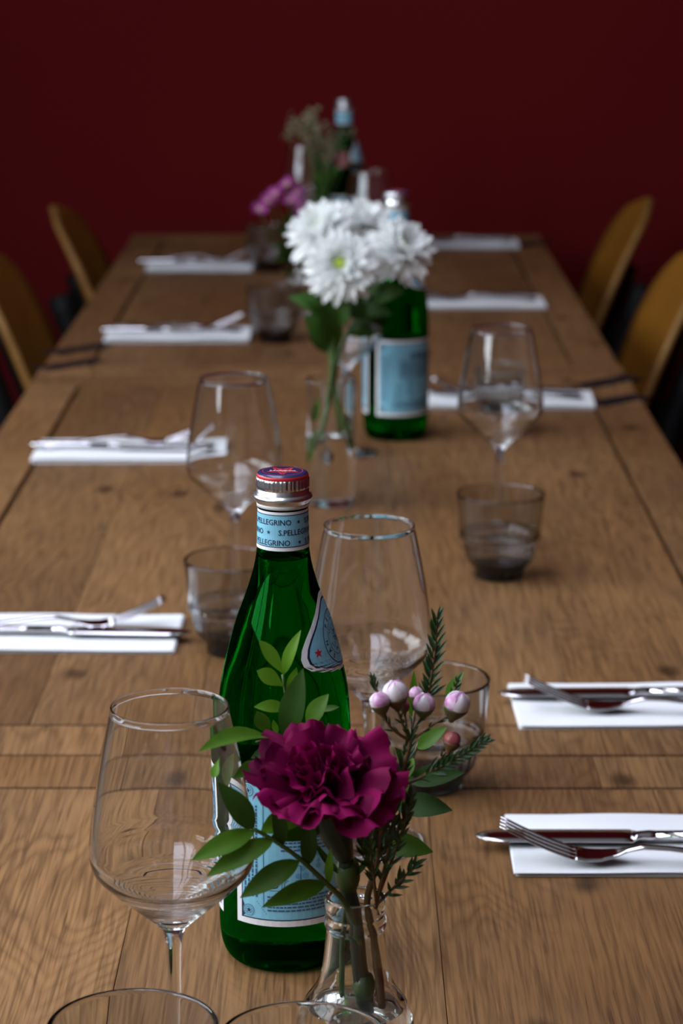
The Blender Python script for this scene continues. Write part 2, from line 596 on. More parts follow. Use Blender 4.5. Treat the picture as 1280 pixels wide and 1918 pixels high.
def table(y0, y1, label, cuts, edge=0.074, end=0.0735, strips=()):
    root = thing('dining_table', label, 'table', (TXC, (y0 + y1) / 2, 0), 0, 'wooden tables pushed together in a row')
    hw, hl = TW / 2, (y1 - y0) / 2
    for (e0, e1, cs) in ((-hl, -hl + end, (-0.17, 0.06, 0.27)), (hl - end, hl, (-0.16, 0.045, 0.213))):
        es = [-hw] + list(cs) + [hw]
        for a, b in zip(es[:-1], es[1:]):       # end boards glued up from short blocks
            plank(a, b, e0, e1, M['wood_y'], root, 'end_block', g=(0.1, 1))
    plank(-hw, -hw + edge - 0.003, -hl + end, hl - end, M['wood_y'], root, 'edge_board')
    plank(hw - edge + 0.003, hw, -hl + end, hl - end, M['wood_y'], root, 'edge_board')
    xs = [-hw + edge] + [c for c in cuts] + [hw - edge]
    for a, b in zip(xs[:-1], xs[1:]):
        plank(a, b, -hl + end, hl - end, M['wood_y'], root, 'plank', dz=random.uniform(0, 0.0002), g=(0.1, 1))
    box('underframe_panel', (0, 0, TZ - TH - 0.006), (TW - 0.01, 2 * hl - 0.01, 0.012), M['filler'], root)
    for sx in (-1, 1):
        box('apron', (sx * (hw - 0.07), 0, TZ - TH - 0.012 - 0.045), (0.022, 2 * hl - 0.2, 0.09), M['wood_y'], root, bev=0.002)
        for sy in (-1, 1):
            box('leg', (sx * (hw - 0.06), sy * (hl - 0.036), (TZ - TH - 0.012) / 2), (0.07, 0.07, TZ - TH - 0.0125), M['wood_y'], root, bev=0.004)
    for (pa, pb, w) in strips:      # dark diagonal strips level with the table top
        a, b = G(*pa), G(*pb)
        d = (b - a); ln = d.length; d.normalize(); nn = Vector((-d.y, d.x, 0)) * (w / 2)
        base = Vector((TXC, (y0 + y1) / 2, 0))
        pts = [a - nn, b - nn * 0.85, b + nn * 0.85, a + nn]
        vv = [(p - base) for p in pts]
        vv = [Vector((p.x, p.y, TZ + 0.0004)) for p in vv] + [Vector((p.x, p.y, TZ - 0.003)) for p in vv]
        mesh_obj('table_strip', vv, [[0, 1, 2, 3], [7, 6, 5, 4], [0, 4, 5, 1], [1, 5, 6, 2], [2, 6, 7, 3], [3, 7, 4, 0]], M['dark_strip'], root, False)
    return root


Y1, Y2, Y3 = 1.785, 3.43, 5.075
table(0.14, Y1, 'nearest oak table, under the carnation vase and front wine glass', [-0.120, 0.081, 0.251], edge=0.074)
table(Y1, Y2, 'middle oak table, carrying the white chrysanthemums and two left tumblers', [-0.235, -0.10, 0.075, 0.21],
      strips=[((1090, 724), (1188, 706), 0.042), ((1112, 758), (1203, 741), 0.042)])
table(Y2, Y3, 'farthest oak table, its end close to the dark red wall', [-0.22, -0.07, 0.09, 0.235],
      strips=[((98, 662), (203, 645), 0.044), ((80, 691), (190, 674), 0.044), ((968, 462), (1018, 452), 0.05)])

# ------------------------------------------------------------------ chairs
def chair(loc, side, label):
    """side=+1: stands right of the table, back towards +x"""
    root = thing('plywood_chair', label, 'chair', (loc[0], loc[1], 0), 0 if side > 0 else PI, 'plywood chairs along the table')
    H0, H1, hw = 0.43, 0.852, 0.190
    nu, nv = 12, 16
    def bp(u, v, t):
        w = hw * (1.0 if v < 0.55 else max(0.0, 1 - ((v - 0.55) / 0.45) ** 3.0) ** 0.5 * 0.90 + 0.10)
        w *= 0.90 + 0.10 * min(1, v / 0.5)
        y = u * w
        z = H0 + (H1 - H0) * v
        x = -0.075 + 0.155 * v ** 1.1 - 0.030 * (u * w / hw) ** 2 + t
        return (x, y, z)
    verts, faces, fm = [], [], []
    for side_t in (-0.0065, 0.0065):
        for j in range(nv + 1):
            for i in range(nu + 1):
                verts.append(bp(-1 + 2 * i / nu, j / nv, side_t))
    o2 = (nu + 1) * (nv + 1)
    idx = lambda i, j, k: k * o2 + j * (nu + 1) + i
    for j in range(nv):
        for i in range(nu):
            faces.append([idx(i, j, 0), idx(i, j + 1, 0), idx(i + 1, j + 1, 0), idx(i + 1, j, 0)]); fm.append(0)
            faces.append([idx(i, j, 1), idx(i + 1, j, 1), idx(i + 1, j + 1, 1), idx(i, j + 1, 1)]); fm.append(0)
    for j in range(nv):
        faces.append([idx(0, j, 0), idx(0, j, 1), idx(0, j + 1, 1), idx(0, j + 1, 0)]); fm.append(1)
        faces.append([idx(nu, j, 0), idx(nu, j + 1, 0), idx(nu, j + 1, 1), idx(nu, j, 1)]); fm.append(1)
    for i in range(nu):
        faces.append([idx(i, 0, 0), idx(i + 1, 0, 0), idx(i + 1, 0, 1), idx(i, 0, 1)]); fm.append(1)
        faces.append([idx(i, nv, 0), idx(i, nv, 1), idx(i + 1, nv, 1), idx(i + 1, nv, 0)]); fm.append(1)
    b = mesh_obj('backrest', verts, faces, None, root, True, [M['ply'], M['ply_edge']], fm)
    # seat
    bm = bmesh.new()
    box_bm(bm, -0.27, 0, 0.4365, 0.40, 0.34, 0.013, 0)
    vert_es = [e for e in bm.edges if abs(e.verts[0].co.z - e.verts[1].co.z) > 0.005]
    bmesh.ops.bevel(bm, geom=vert_es, offset=0.06, segments=6, affect='EDGES', profile=0.5)
    bm_obj('seat', bm, M['ply'], root)
    for sy in (-1, 1):
        path = curve_pts([(-0.045, sy * 0.165, 0.0), (-0.060, sy * 0.165, 0.40), (-0.022, sy * 0.160, 0.55), (0.030, sy * 0.150, 0.70)], 5)
        path = [p + Vector((0.027, 0, 0)) for p in path]
        tube('back_leg', path, 0.026, 0.024, M['black'], root, 10)  # black leg thickened to stand in for the dark gap behind the backrest
        tube('leg', curve_pts([(-0.43, sy * 0.165, 0.0), (-0.42, sy * 0.165, 0.25), (-0.40, sy * 0.165, 0.42)], 4), 0.014, 0.014, M['black'], root, 10)
        tube('side_rail', [Vector((-0.41, sy * 0.150, 0.418)), Vector((-0.06, sy * 0.150, 0.418))], 0.011, 0.011, M['black'], root, 8)
    tube('cross_rail', [Vector((-0.38, -0.150, 0.418)), Vector((-0.38, 0.150, 0.418))], 0.010, 0.010, M['black'], root, 8)
    box('back_bracket', (-0.006, 0, 0.60), (0.018, 0.30, 0.03), M['black'], root, bev=0.003)
    return root


chair((0.525, 4.83), 1, 'plywood chair on the right side, nearest the red wall')
chair((0.525, 4.06), 1, 'plywood chair at the right picture edge, nearer one of the right pair')
chair((-0.487, 4.69), -1, 'plywood chair on the left side, nearest the red wall')
chair((-0.540, 4.04), -1, 'plywood chair at the left picture edge, nearer one of the left pair')

# ------------------------------------------------------------------ wine glasses
def make_wine_glass():
    root = thing('wine_glass', '', 'wine glass')
    foot_r = 0.0385
    foot = [(0.0, 0.0008), (0.02, 0.0006), (foot_r - 0.002, 0.0), (foot_r - 0.0004, 0.0004), (foot_r, 0.0012), (foot_r - 0.0006, 0.0020),
            (0.030, 0.0026), (0.020, 0.0036), (0.012, 0.0050), (0.0075, 0.0075), (0.0055, 0.011)]
    stem = [(0.0055, 0.011)] + smooth_profile([(0.0055, 0.011), (0.0042, 0.018), (0.0037, 0.03), (0.0036, 0.06), (0.0038, 0.085), (0.0044, 0.098), (0.0060, 0.105)], 3)[1:]
    outer = smooth_profile([(0.0060, 0.105), (0.0090, 0.1095), (0.020, 0.1195), (0.0325, 0.1305), (0.0405, 0.1385), (0.0436, 0.1455), (0.0440, 0.153),
                            (0.0427, 0.166), (0.0400, 0.184), (0.0360, 0.206), (0.0310, 0.2300)], 5)
    lo = smooth_profile([(0.0060, 0.105), (0.0090, 0.1095), (0.020, 0.1195), (0.0325, 0.1305), (0.0405, 0.1385), (0.0436, 0.1455), (0.0440, 0.153)], 44)
    lo = [(r, z - 0.00035 * min(1.0, max(0.0, (0.036 - r) / 0.006)) * min(1.0, (r - 0.006) / 0.003) * (1 - math.cos(r * 2 * PI / 0.0026))) for r, z in lo]
    outer = lo + [p for p in outer if p[1] > 0.1532]
    rim = [(0.0306 + 0.00058 * math.cos(R(q)), 0.2303 + 0.00058 * math.sin(R(q))) for q in range(-20, 201, 22)]
    inner = []
    base_in = smooth_profile([(0.0300, 0.2300), (0.0349, 0.206), (0.0389, 0.184), (0.0416, 0.166), (0.0428, 0.153), (0.0424, 0.1462), (0.0393, 0.1398),
                              (0.0315, 0.1325), (0.0195, 0.1225), (0.0090, 0.1145), (0.0030, 0.1118), (0.0, 0.1112)], 8)
    for (r, z) in base_in:
        inner.append((r, z))
    lathe('foot', foot, M['glass'], root, 64)
    lathe('stem', stem, M['glass'], root, 32)
    lathe('bowl', outer + rim + inner, M['glass'], root, 72)
    return root


wg0 = make_wine_glass()
GW = 'stemmed wine glasses on the tables'
wg_spots = [
    (W(318, 1326, 1.204), 'wine glass in front left of the green bottle, largest in the picture'),
    (W(692, 988, 1.600), 'wine glass directly behind the nearest green bottle, right of its neck'),
    (W(438, 725, 2.155), 'wine glass behind the smoked tumbler left of the nearest bottle'),
    (W(940, 625, 2.435), 'wine glass on the right, behind the lone smoked tumbler'),
    (W(649, 520, 2.900), 'wine glass half hidden behind the white flower vase'),
    (W(694, 330, 4.080), 'wine glass right of the farthest bottle, against the red wall'),
    (W(571, 282, 4.590), 'wine glass left of the farthest bottle, behind the dried flowers'),
]
for i, (p, lab) in enumerate(wg_spots):
    o = wg0 if i == 0 else copy_tree(wg0)
    o.location = (p.x, p.y, TZ + 0.0002)
    tag(o, lab, 'wine glass', GW)

# ------------------------------------------------------------------ smoked tumblers
def make_tumbler():
    prof_out = [(0.0, 0.0012), (0.018, 0.0010), (0.0225, 0.0), (0.0243, 0.0012), (0.0248, 0.004), (0.0250, 0.0085), (0.0268, 0.0115), (0.0305, 0.0150), (0.0335, 0.0195),
                (0.0355, 0.026), (0.0370, 0.034), (0.0374, 0.0390), (0.0392, 0.0398), (0.0408, 0.0412), (0.0410, 0.0428), (0.0404, 0.0445), (0.0408, 0.050), (0.0420, 0.066), (0.0436, 0.0835)]
    rim = [(0.0437, 0.0848), (0.0431, 0.0856), (0.0422, 0.0853), (0.0417, 0.0845)]
    inn = [(0.0414, 0.0830), (0.0396, 0.066), (0.0382, 0.050), (0.0376, 0.044), (0.0362, 0.0405), (0.0350, 0.0380), (0.0342, 0.034), (0.0326, 0.026), (0.0300, 0.0195), (0.0250, 0.0150), (0.016, 0.0132), (0.0, 0.0128)]
    def rin(r, z, a):
        if z < 0.041 and r > 0.024:
            return r + 0.00055 * math.sin(a * 26)
        return r
    v1, f1 = lathe_data(prof_out + rim + inn, 104, rmod=lambda r, z, a: rin(r, z, a) if (r, z) in inn else r)
    o = mesh_obj('smoked_tumbler', v1, f1, M['smoke'])
    return tag(o, '', 'tumbler')


tb0 = make_tumbler()
GT = 'smoked stacking tumblers on the tables'
tb_spots = [
    (W(938, 932, 2.318), 'smoked tumbler standing alone on the right, before the right wine glass'),
    (W(808, 1284, 1.714), 'smoked tumbler behind the pink waxflower buds'),
    (W(437, 1053, 2.062), 'smoked tumbler left of the nearest green bottle'),
    (W(935, 722, 3.02), 'smoked tumbler seen through the right wine glass bowl'),
    (W(515, 552, 3.72), 'smoked tumbler left of the chrysanthemum stems'),
    (W(503, 430, 4.52), 'smoked tumbler beside the purple asters, farthest one'),
    (W(248, 1917, 1.130), 'dark rimmed tumbler cut off by the bottom left edge'),
    (W(569, 1944, 1.115), 'clear tumbler rim at the bottom edge, before the bud vase'),
]
for i, (p, lab) in enumerate(tb_spots):
    o = tb0 if i == 0 else copy_tree(tb0)
    o.location = (p.x, p.y, TZ + 0.0002)
    o.rotation_euler = (0, 0, i * 0.7)
    tag(o, lab, 'tumbler', GT)
    if lab.startswith('clear'):
        o.name = 'clear_tumbler'
        o.data = o.data.copy()
        o.data.materials[0] = M['glass']

# ------------------------------------------------------------------ lettering helpers
def text_geo(s, size, align='CENTER'):
    cu = bpy.data.curves.new('tmp', 'FONT')
    cu.body = s
    cu.size = size
    cu.align_x = align
    cu.offset = size * 0.012
    cu.resolution_u = 2
    o = bpy.data.objects.new('tmp', cu)
    COL.objects.link(o)
    bpy.context.view_layer.update()
    me = o.evaluated_get(bpy.context.evaluated_depsgraph_get()).to_mesh()
    v = [(p.co.x, p.co.y) for p in me.vertices]
    f = [list(p.vertices) for p in me.polygons]
    o.to_mesh_clear()
    bpy.data.objects.remove(o)
    bpy.data.curves.remove(cu)
    return v, f


class Flat:
    """collects flat 2D artwork (u,v) to be wrapped on a surface"""
    def __init__(s):
        s.v, s.f = [], []

    def poly(s, pts):
        b = len(s.v)
        s.v += list(pts)
        s.f.append(list(range(b, b + len(pts))))

    def rect(s, u0, v0, u1, v1, nu=1):
        for i in range(nu):
            a, b = u0 + (u1 - u0) * i / nu, u0 + (u1 - u0) * (i + 1) / nu
            s.poly([(a, v0), (b, v0), (b, v1), (a, v1)])

    def ring(s, cu, cv, r0, r1, n=28, a0=0, a1=2 * PI):
        for i in range(n):
            a, b = a0 + (a1 - a0) * i / n, a0 + (a1 - a0) * (i + 1) / n
            s.poly([(cu + r0 * math.cos(a), cv + r0 * math.sin(a)), (cu + r1 * math.cos(a), cv + r1 * math.sin(a)),
                    (cu + r1 * math.cos(b), cv + r1 * math.sin(b)), (cu + r0 * math.cos(b), cv + r0 * math.sin(b))])

    def disc(s, cu, cv, r, n=24):
        s.poly([(cu + r * math.cos(2 * PI * i / n), cv + r * math.sin(2 * PI * i / n)) for i in range(n)])

    def star(s, cu, cv, r, rot=PI / 2, inner=0.40):
        p = []
        for i in range(10):
            rr = r if i % 2 == 0 else r * inner
            a = rot + PI * i / 5
            p.append((cu + rr * math.cos(a), cv + rr * math.sin(a)))
        b = len(s.v)
        s.v += p + [(cu, cv)]
        for i in range(10):
            s.f.append([b + i, b + (i + 1) % 10, b + 10])

    def text(s, t, u, v, size, align='CENTER', rot=0.0, sx=1.0):
        vv, ff = text_geo(t, size, align)
        b = len(s.v)
        c, n = math.cos(rot), math.sin(rot)
        s.v += [(u + (x * sx) * c - y * n, v + (x * sx) * n + y * c) for x, y in vv]
        s.f += [[b + k for k in q] for q in ff]

    def line(s, pts, w):
        for (a, b) in zip(pts[:-1], pts[1:]):
            d = Vector((b[0] - a[0], b[1] - a[1]))
            if d.length < 1e-9:
                continue
            d.normalize()
            n = Vector((-d.y, d.x)) * w / 2
            s.poly([(a[0] - n.x, a[1] - n.y), (b[0] - n.x, b[1] - n.y), (b[0] + n.x, b[1] + n.y), (a[0] + n.x, a[1] + n.y)])

    def wrap(s, name, fn, mat, parent):
        verts = [fn(u, v) for u, v in s.v]
        return mesh_obj(name, verts, s.f, mat, parent, False)


# ------------------------------------------------------------------ water bottles
BOT = [(0.0, 0.0045), (0.015, 0.0035), (0.026, 0.0010), (0.0305, 0.0), (0.0345, 0.0012), (0.0380, 0.0055), (0.0402, 0.0130), (0.0411, 0.0240), (0.0412, 0.060),
       (0.0412, 0.110), (0.0412, 0.138), (0.0407, 0.1530), (0.0398, 0.1690), (0.0380, 0.181), (0.0354, 0.1930), (0.0324, 0.205), (0.0290, 0.2170), (0.0248, 0.2285), (0.0210, 0.2395),
       (0.0178, 0.2505), (0.0160, 0.2610), (0.0155, 0.2700), (0.0152, 0.2850), (0.0150, 0.2900), (0.0146, 0.2960)]


def bot_r(z):
    for (r0, z0), (r1, z1) in zip(BOT[7:-1], BOT[8:]):
        if z0 <= z <= z1:
            return r0 + (r1 - r0) * (z - z0) / (z1 - z0)
    return BOT[-1][0] if z > BOT[-1][1] else BOT[7][0]


def make_bottle():
    """azimuth 0 looks at the camera (-y), positive azimuth to the right (+x)"""
    root = thing('water_bottle', '', 'bottle')
    outer = smooth_profile(BOT[:8], 3) + smooth_profile(BOT[8:], 3)
    v1, f1 = lathe_data(outer + [(0.0, 0.2962)], 72)
    LV = 0.2565        # liquid level
    hin = [(r - 0.0022, z) for r, z in outer if z > LV + 0.001 and z < 0.293]
    head = [(0.0, LV)] + [(hin[0][0] * 0.90, LV + 0.0001), (hin[0][0] * 0.985, LV + 0.0007)] + hin + [(0.0, 0.2935)]
    v2, f2 = lathe_data(head, 56)
    b = len(v1)
    faces = f1 + [[b + k for k in q][::-1] for q in f2]
    mesh_obj('glass_body', v1 + v2, faces, None, root, True, [M['green'], M['head']], [0] * len(f1) + [1] * len(f2))

    def surf(off):
        def fn(u, v):       # u = azimuth (radians), v = height
            r = bot_r(v) + off
            return (r * math.sin(u), -r * math.cos(u), v)
        return fn

    def arc(off, r_ref, a_c):    # u in metres of arc around a_c
        def fn(u, v):
            r = bot_r(v) + off
            a = a_c + u / r_ref
            return (r * math.sin(a), -r * math.cos(a), v)
        return fn

    # --- neck label
    zl0, zl1 = 0.2635, 0.2872
    fl = Flat()
    for i in range(60):
        for (za, zb) in ((zl0, (zl0 + zl1) / 2), ((zl0 + zl1) / 2, zl1)):
            fl.rect(i * PI / 30, za, (i + 1) * PI / 30, zb)
    neck = fl.wrap('neck_label', surf(0.00015), M['lab_white'], root)
    fl = Flat()
    for i in range(60):
        fl.rect(i * PI / 30, zl0 + 0.0022, (i + 1) * PI / 30, zl0 + 0.0027); fl.rect(i * PI / 30, zl1 - 0.0021, (i + 1) * PI / 30, zl1 - 0.0016)
    fl.wrap('border_line', surf(0.0003), M['lab_navy'], neck)
    fl = Flat()
    for i in range(60):
        for k in range(3):
            h = (zl1 - zl0 - 0.0048) / 3
            fl.rect(i * PI / 30, zl0 + 0.0027 + k * h, (i + 1) * PI / 30, zl0 + 0.0027 + (k + 1) * h)
    fl.wrap('blue_field', surf(0.00025), M['lab_blue'], neck)
    fl = Flat()
    rr = 0.0156
    rows = [(0.2810, (-83, 56), (38, 178, 205)), (0.2748, (-150, -9), (-32, 112, 150)), (0.2685, (-86, 56), (40, 178, 205))]
    for (zc, starts, stars) in rows:
        for a in starts:
            fl.text('S.PELLEGRINO', R(a) * rr, zc - 0.0016, 0.0047, 'LEFT', sx=0.94)
        for a in stars:
            fl.star(R(a) * rr, zc, 0.0014)
    fl.wrap('lettering', arc(0.0004, rr, 0.0), M['lab_navy'], neck)

    # --- shoulder label
    a_c, rs = R(80), 0.0325
    shp = [(0.0, 0.2362), (0.0060, 0.2352), (0.0120, 0.2313), (0.0180, 0.2255), (0.0245, 0.2188), (0.0300, 0.2120), (0.0334, 0.2058), (0.0344, 0.2005), (0.0330, 0.1962),
           (0.0285, 0.1932), (0.0215, 0.1913), (0.0140, 0.1900), (0.0060, 0.1889), (0.0, 0.1886)]
    zc = 0.207
    def shoulder(name, k, off, mat, parent):
        fl = Flat()
        P = [(u * k, zc + (v - zc) * k) for u, v in shp]
        for (p, q) in zip(P[:-1], P[1:]):
            n = 8
            for i in range(-n, n):
                s0, s1 = i / n, (i + 1) / n
                fl.poly([(p[0] * s0, p[1]), (p[0] * s1, p[1]), (q[0] * s1, q[1]), (q[0] * s0, q[1])])
        return fl.wrap(name, arc(off, rs, a_c), mat, parent)
    sh = shoulder('shoulder_label', 1.0, 0.0002, M['lab_white'], root)
    shoulder('border_line', 0.885, 0.0003, M['lab_navy'], sh)
    shoulder('blue_field', 0.84, 0.0004, M['lab_blue'], sh)
    fl = Flat()
    cz = 0.2085
    fl.ring(0, cz, 0.0158, 0.0163, 36)
    fl.ring(0, cz, 0.0108, 0.0111, 30)
    word = 'SAN PELLEGRINO'
    for i, ch in enumerate(word):
        if ch != ' ':
            a = R(228 - i * (276 / (len(word) - 1)))
            fl.text(ch, 0.0122 * math.cos(a), cz + 0.0122 * math.sin(a), 0.0040, 'CENTER', a - PI / 2)
    random.seed(3)
    for k in range(60):      # engraved crest
        a, r_ = random.uniform(0, 2 * PI), random.uniform(0.001, 0.0092)
        b = random.uniform(0, PI)
        x, y = r_ * math.cos(a), r_ * math.sin(a)
        l = random.uniform(0.0008, 0.0022)
        fl.line([(x, cz + y), (x + l * math.cos(b), cz + y + l * math.sin(b))], 0.0005)
    fl.wrap('lettering', arc(0.0005, rs, a_c), M['lab_navy'], sh)
    fl = Flat()
    fl.star(-0.0225, 0.2030, 0.0031); fl.star(0.0225, 0.2030, 0.0031)
    fl.wrap('red_star', arc(0.0005, rs, a_c), M['red'], sh)

    # --- two body labels with fine print
    def body_label(a0, a1, z0, z1, nm):
        r = 0.0412
        Lw = (a1 - a0) * r
        n = 24
        def base(off, inset, mat, name, parent):
            fl = Flat()
            fl.rect(inset, z0 + inset, Lw - inset, z1 - inset, n)
            return fl.wrap(name, fnx(off), mat, parent)
        def fnx(off):
            def fn(u, v):
                a = a0 + u / r
                return ((r + off) * math.sin(a), -(r + off) * math.cos(a), v)
            return fn
        lb = base(0.00015, 0.0, M['lab_white'], nm, root)
        base(0.00022, 0.0038, M['lab_navy'], 'navy_border', lb)
        base(0.00030, 0.0046, M['lab_blue'], 'blue_field', lb)
        # navy corners and roundels
        fl = Flat()
        for (cu, cv) in ((0.0038, z0 + 0.0038), (Lw - 0.0038, z0 + 0.0038), (0.0038, z1 - 0.0038), (Lw - 0.0038, z1 - 0.0038)):
            su, sv = (1 if cu < Lw / 2 else -1), (1 if cv < (z0 + z1) / 2 else -1)
            fl.poly([(cu, cv), (cu + su * 0.013, cv), (cu + su * 0.004, cv + sv * 0.004), (cu, cv + sv * 0.013)])
        fl.line([(0.013, z0 + 0.0078), (Lw - 0.013, z0 + 0.0078)], 0.0003)
        fl.line([(0.013, z1 - 0.0078), (Lw - 0.013, z1 - 0.0078)], 0.0003)
        fl.wrap('corner_print', fnx(0.00036), M['lab_navy'], lb)
        rd, rp = Flat(), Flat()
        for cu in (0.0092, Lw - 0.0092):
            for cv in (z0 + 0.0092, z1 - 0.0092):
                rd.disc(cu, cv, 0.0041)
                rp.ring(cu, cv, 0.0034, 0.0037, 24); rp.star(cu, cv, 0.0019); rp.ring(cu, cv, 0.0021, 0.0023, 20)
                for i in range(14):
                    a = 2 * PI * i / 14
                    rp.ring(cu + 0.0028 * math.cos(a), cv + 0.0028 * math.sin(a), 0, 0.00022, 5)
        tag(rd.wrap('corner_roundels', fnx(0.00042), M['lab_blue'], lb), kind='stuff')
        # fine print: illegible lines, dotted arcs, boxes and the few large letters
        rp.line([(0.0192, z0 + 0.012), (0.0192, z1 - 0.012)], 0.0003)
        rp.line([(Lw - 0.0192, z0 + 0.012), (Lw - 0.0192, z1 - 0.012)], 0.0003)
        for k in range(7):
            rp.star(0.0150 + 0.0016 * k * 0.6, z0 + 0.0155 - 0.0012 * k, 0.00045)
            rp.star(Lw - 0.0150 - 0.0016 * k * 0.6, z0 + 0.0155 - 0.0012 * k, 0.00045)
        gp = Flat()
        rnd = random.Random(11)
        for row in range(5):
            u, v = 0.0215, z0 + 0.0100 + row * 0.0022
            while u < Lw - 0.0215:
                w = rnd.uniform(0.0012, 0.0042)
                gp.rect(u, v, min(u + w, Lw - 0.021), v + 0.0011)
                u += w + 0.0006
        for colm in range(4):
            for base_u in (0.0062, Lw - 0.0062 - 0.0081):
                u, v = base_u + colm * 0.0026, z0 + 0.0185
                while v < z1 - 0.0185:
                    w = rnd.uniform(0.0010, 0.0036)
                    gp.rect(u, v, u + 0.0012, min(v + w, z1 - 0.018))
                    v += w + 0.0006
        for row in range(9):
            u, v = 0.0300, z0 + 0.049 + row * 0.0024
            while u < Lw - 0.0300:
                w = rnd.uniform(0.0014, 0.0044)
                gp.rect(u, v, min(u + w, Lw - 0.0295), v + 0.0011)
                u += w + 0.0006
        gp.wrap('fine_print', fnx(0.00048), M['lab_grey'], lb)
        for (x0, y0, x1, y1) in ((0.0232, z0 + 0.0235, 0.0305, z0 + 0.0400), (0.0320, z0 + 0.0300, 0.0420, z0 + 0.0395), (0.0320, z0 + 0.0235, 0.0470, z0 + 0.0290)):
            rp.line([(x0, y0), (x1, y0), (x1, y1), (x0, y1), (x0, y0)], 0.0003)
        rp.text('S', 0.0282, z0 + 0.0335, 0.0065)
        for k in (0, 0.0004, 0.0008):       # heavy display lettering
            rp.text('S.PELLEGRINO', 0.0430 + k, z0 + 0.0720, 0.0110, 'LEFT', sx=0.84)
        rp.text('D', 0.0262, z0 + 0.0250, 0.0065)
        rp.text('O', 0.0455, z0 + 0.0405, 0.0072)
        rp.text('S', 0.0440, z0 + 0.0240, 0.0065)
        rp.wrap('lettering', fnx(0.00052), M['lab_navy'], lb)
        pt = Flat()
        for k in range(16):
            pt.disc(0.050 + rnd.uniform(-0.010, 0.016), z0 + 0.040 + rnd.uniform(-0.012, 0.012), rnd.uniform(0.0010, 0.0022), 12)
        pt.wrap('dot_pattern', fnx(0.00040), M['lab_blue2'], lb)
        return lb
    body_label(R(-43.5), R(117), 0.0335, 0.1290, 'body_label')
    body_label(R(137), R(294), 0.0335, 0.1290, 'body_label')

    # --- screw cap
    cap = [(0.0158, 0.2905), (0.0162, 0.2910), (0.0163, 0.2922), (0.0175, 0.2928), (0.01785, 0.2940), (0.0176, 0.2952), (0.0163, 0.2960), (0.0158, 0.2966), (0.0159, 0.2985), (0.0154, 0.2990),
           (0.0154, 0.2996), (0.0158, 0.3002), (0.0158, 0.3054), (0.0154, 0.3060)]
    def knurl(r, z, a):
        if 0.3006 < z < 0.3050 or abs(z - 0.3002) < 1e-6 or abs(z - 0.3054) < 1e-6:
            return r + (0.00028 * (1 if math.sin(a * 38) > 0 else -1))
        return r
    cp = [c for c in cap]
    i0 = [k for k, c in enumerate(cp) if abs(c[1] - 0.3002) < 1e-6][0]
    cp[i0 + 1:i0 + 1] = [(0.0158, 0.3015), (0.0158, 0.3030), (0.0158, 0.3045)]
    c = lathe('cap', cp, M['alu'], root, 152, rmod=knurl)
    lathe('seal_ring', [(0.0150, 0.2882), (0.0158, 0.2885), (0.0160, 0.2908), (0.0150, 0.2912)], M['cap_white'], c, 56)
    lathe('red_band', [(0.0154, 0.3060), (0.0156, 0.3066), (0.0156, 0.3076), (0.0152, 0.3082)], M['red'], c, 56)
    lathe('cap_top', [(0.0152, 0.3082), (0.0144, 0.3091), (0.0128, 0.3094), (0.0, 0.3094)], M['cap_navy'], c, 56)
    fl = Flat()
    fl.ring(0, 0, 0.0119, 0.0123, 40)
    for r0, r1 in ((0.0098, 0.0078),):
        p0 = [(r0 * (1 if i % 2 == 0 else 0.42) * math.cos(-PI / 2 + PI * i / 5), r0 * (1 if i % 2 == 0 else 0.42) * math.sin(-PI / 2 + PI * i / 5)) for i in range(11)]
        fl.line(p0, 0.0013)
    fl.star(0, 0, 0.0062, -PI / 2)
    flat_top = lambda z: (lambda u, v: (u, v, z))
    fl.wrap('cap_star', flat_top(0.30948), M['red'], c)
    fl = Flat()
    fl.text('S.Pellegrino', 0, -0.0012, 0.0034)
    fl.wrap('cap_lettering', flat_top(0.30955), M['lab_white'], c)
    return root


bt0 = make_bottle()
GB = 'green water bottles along the table'
for i, (x, y, rz, lab) in enumerate((
        (W(535, 1785, 1.415).x, 1.415, 0.0, 'green glass water bottle in the foreground, sharp, behind the magenta carnation'),
        (W(741, 815, 3.0).x, 3.0, R(7), 'green glass water bottle right of the white chrysanthemums'),
        (W(645, 420, 4.66).x, 4.66, R(2), 'farthest green water bottle, cap standing against the red wall'))):
    o = bt0 if i == 0 else copy_tree(bt0)
    o.location = (x, y, TZ + 0.0002)
    o.rotation_euler = (0, 0, rz)
    tag(o, lab, 'bottle', GB)
    if i:       # the farther bottles carry plain caps
        for c in o.children:
            for k in c.children:
                if k.name.startswith('red_band'):
                    k.data = k.data.copy()
                    k.data.materials[0] = M['alu']

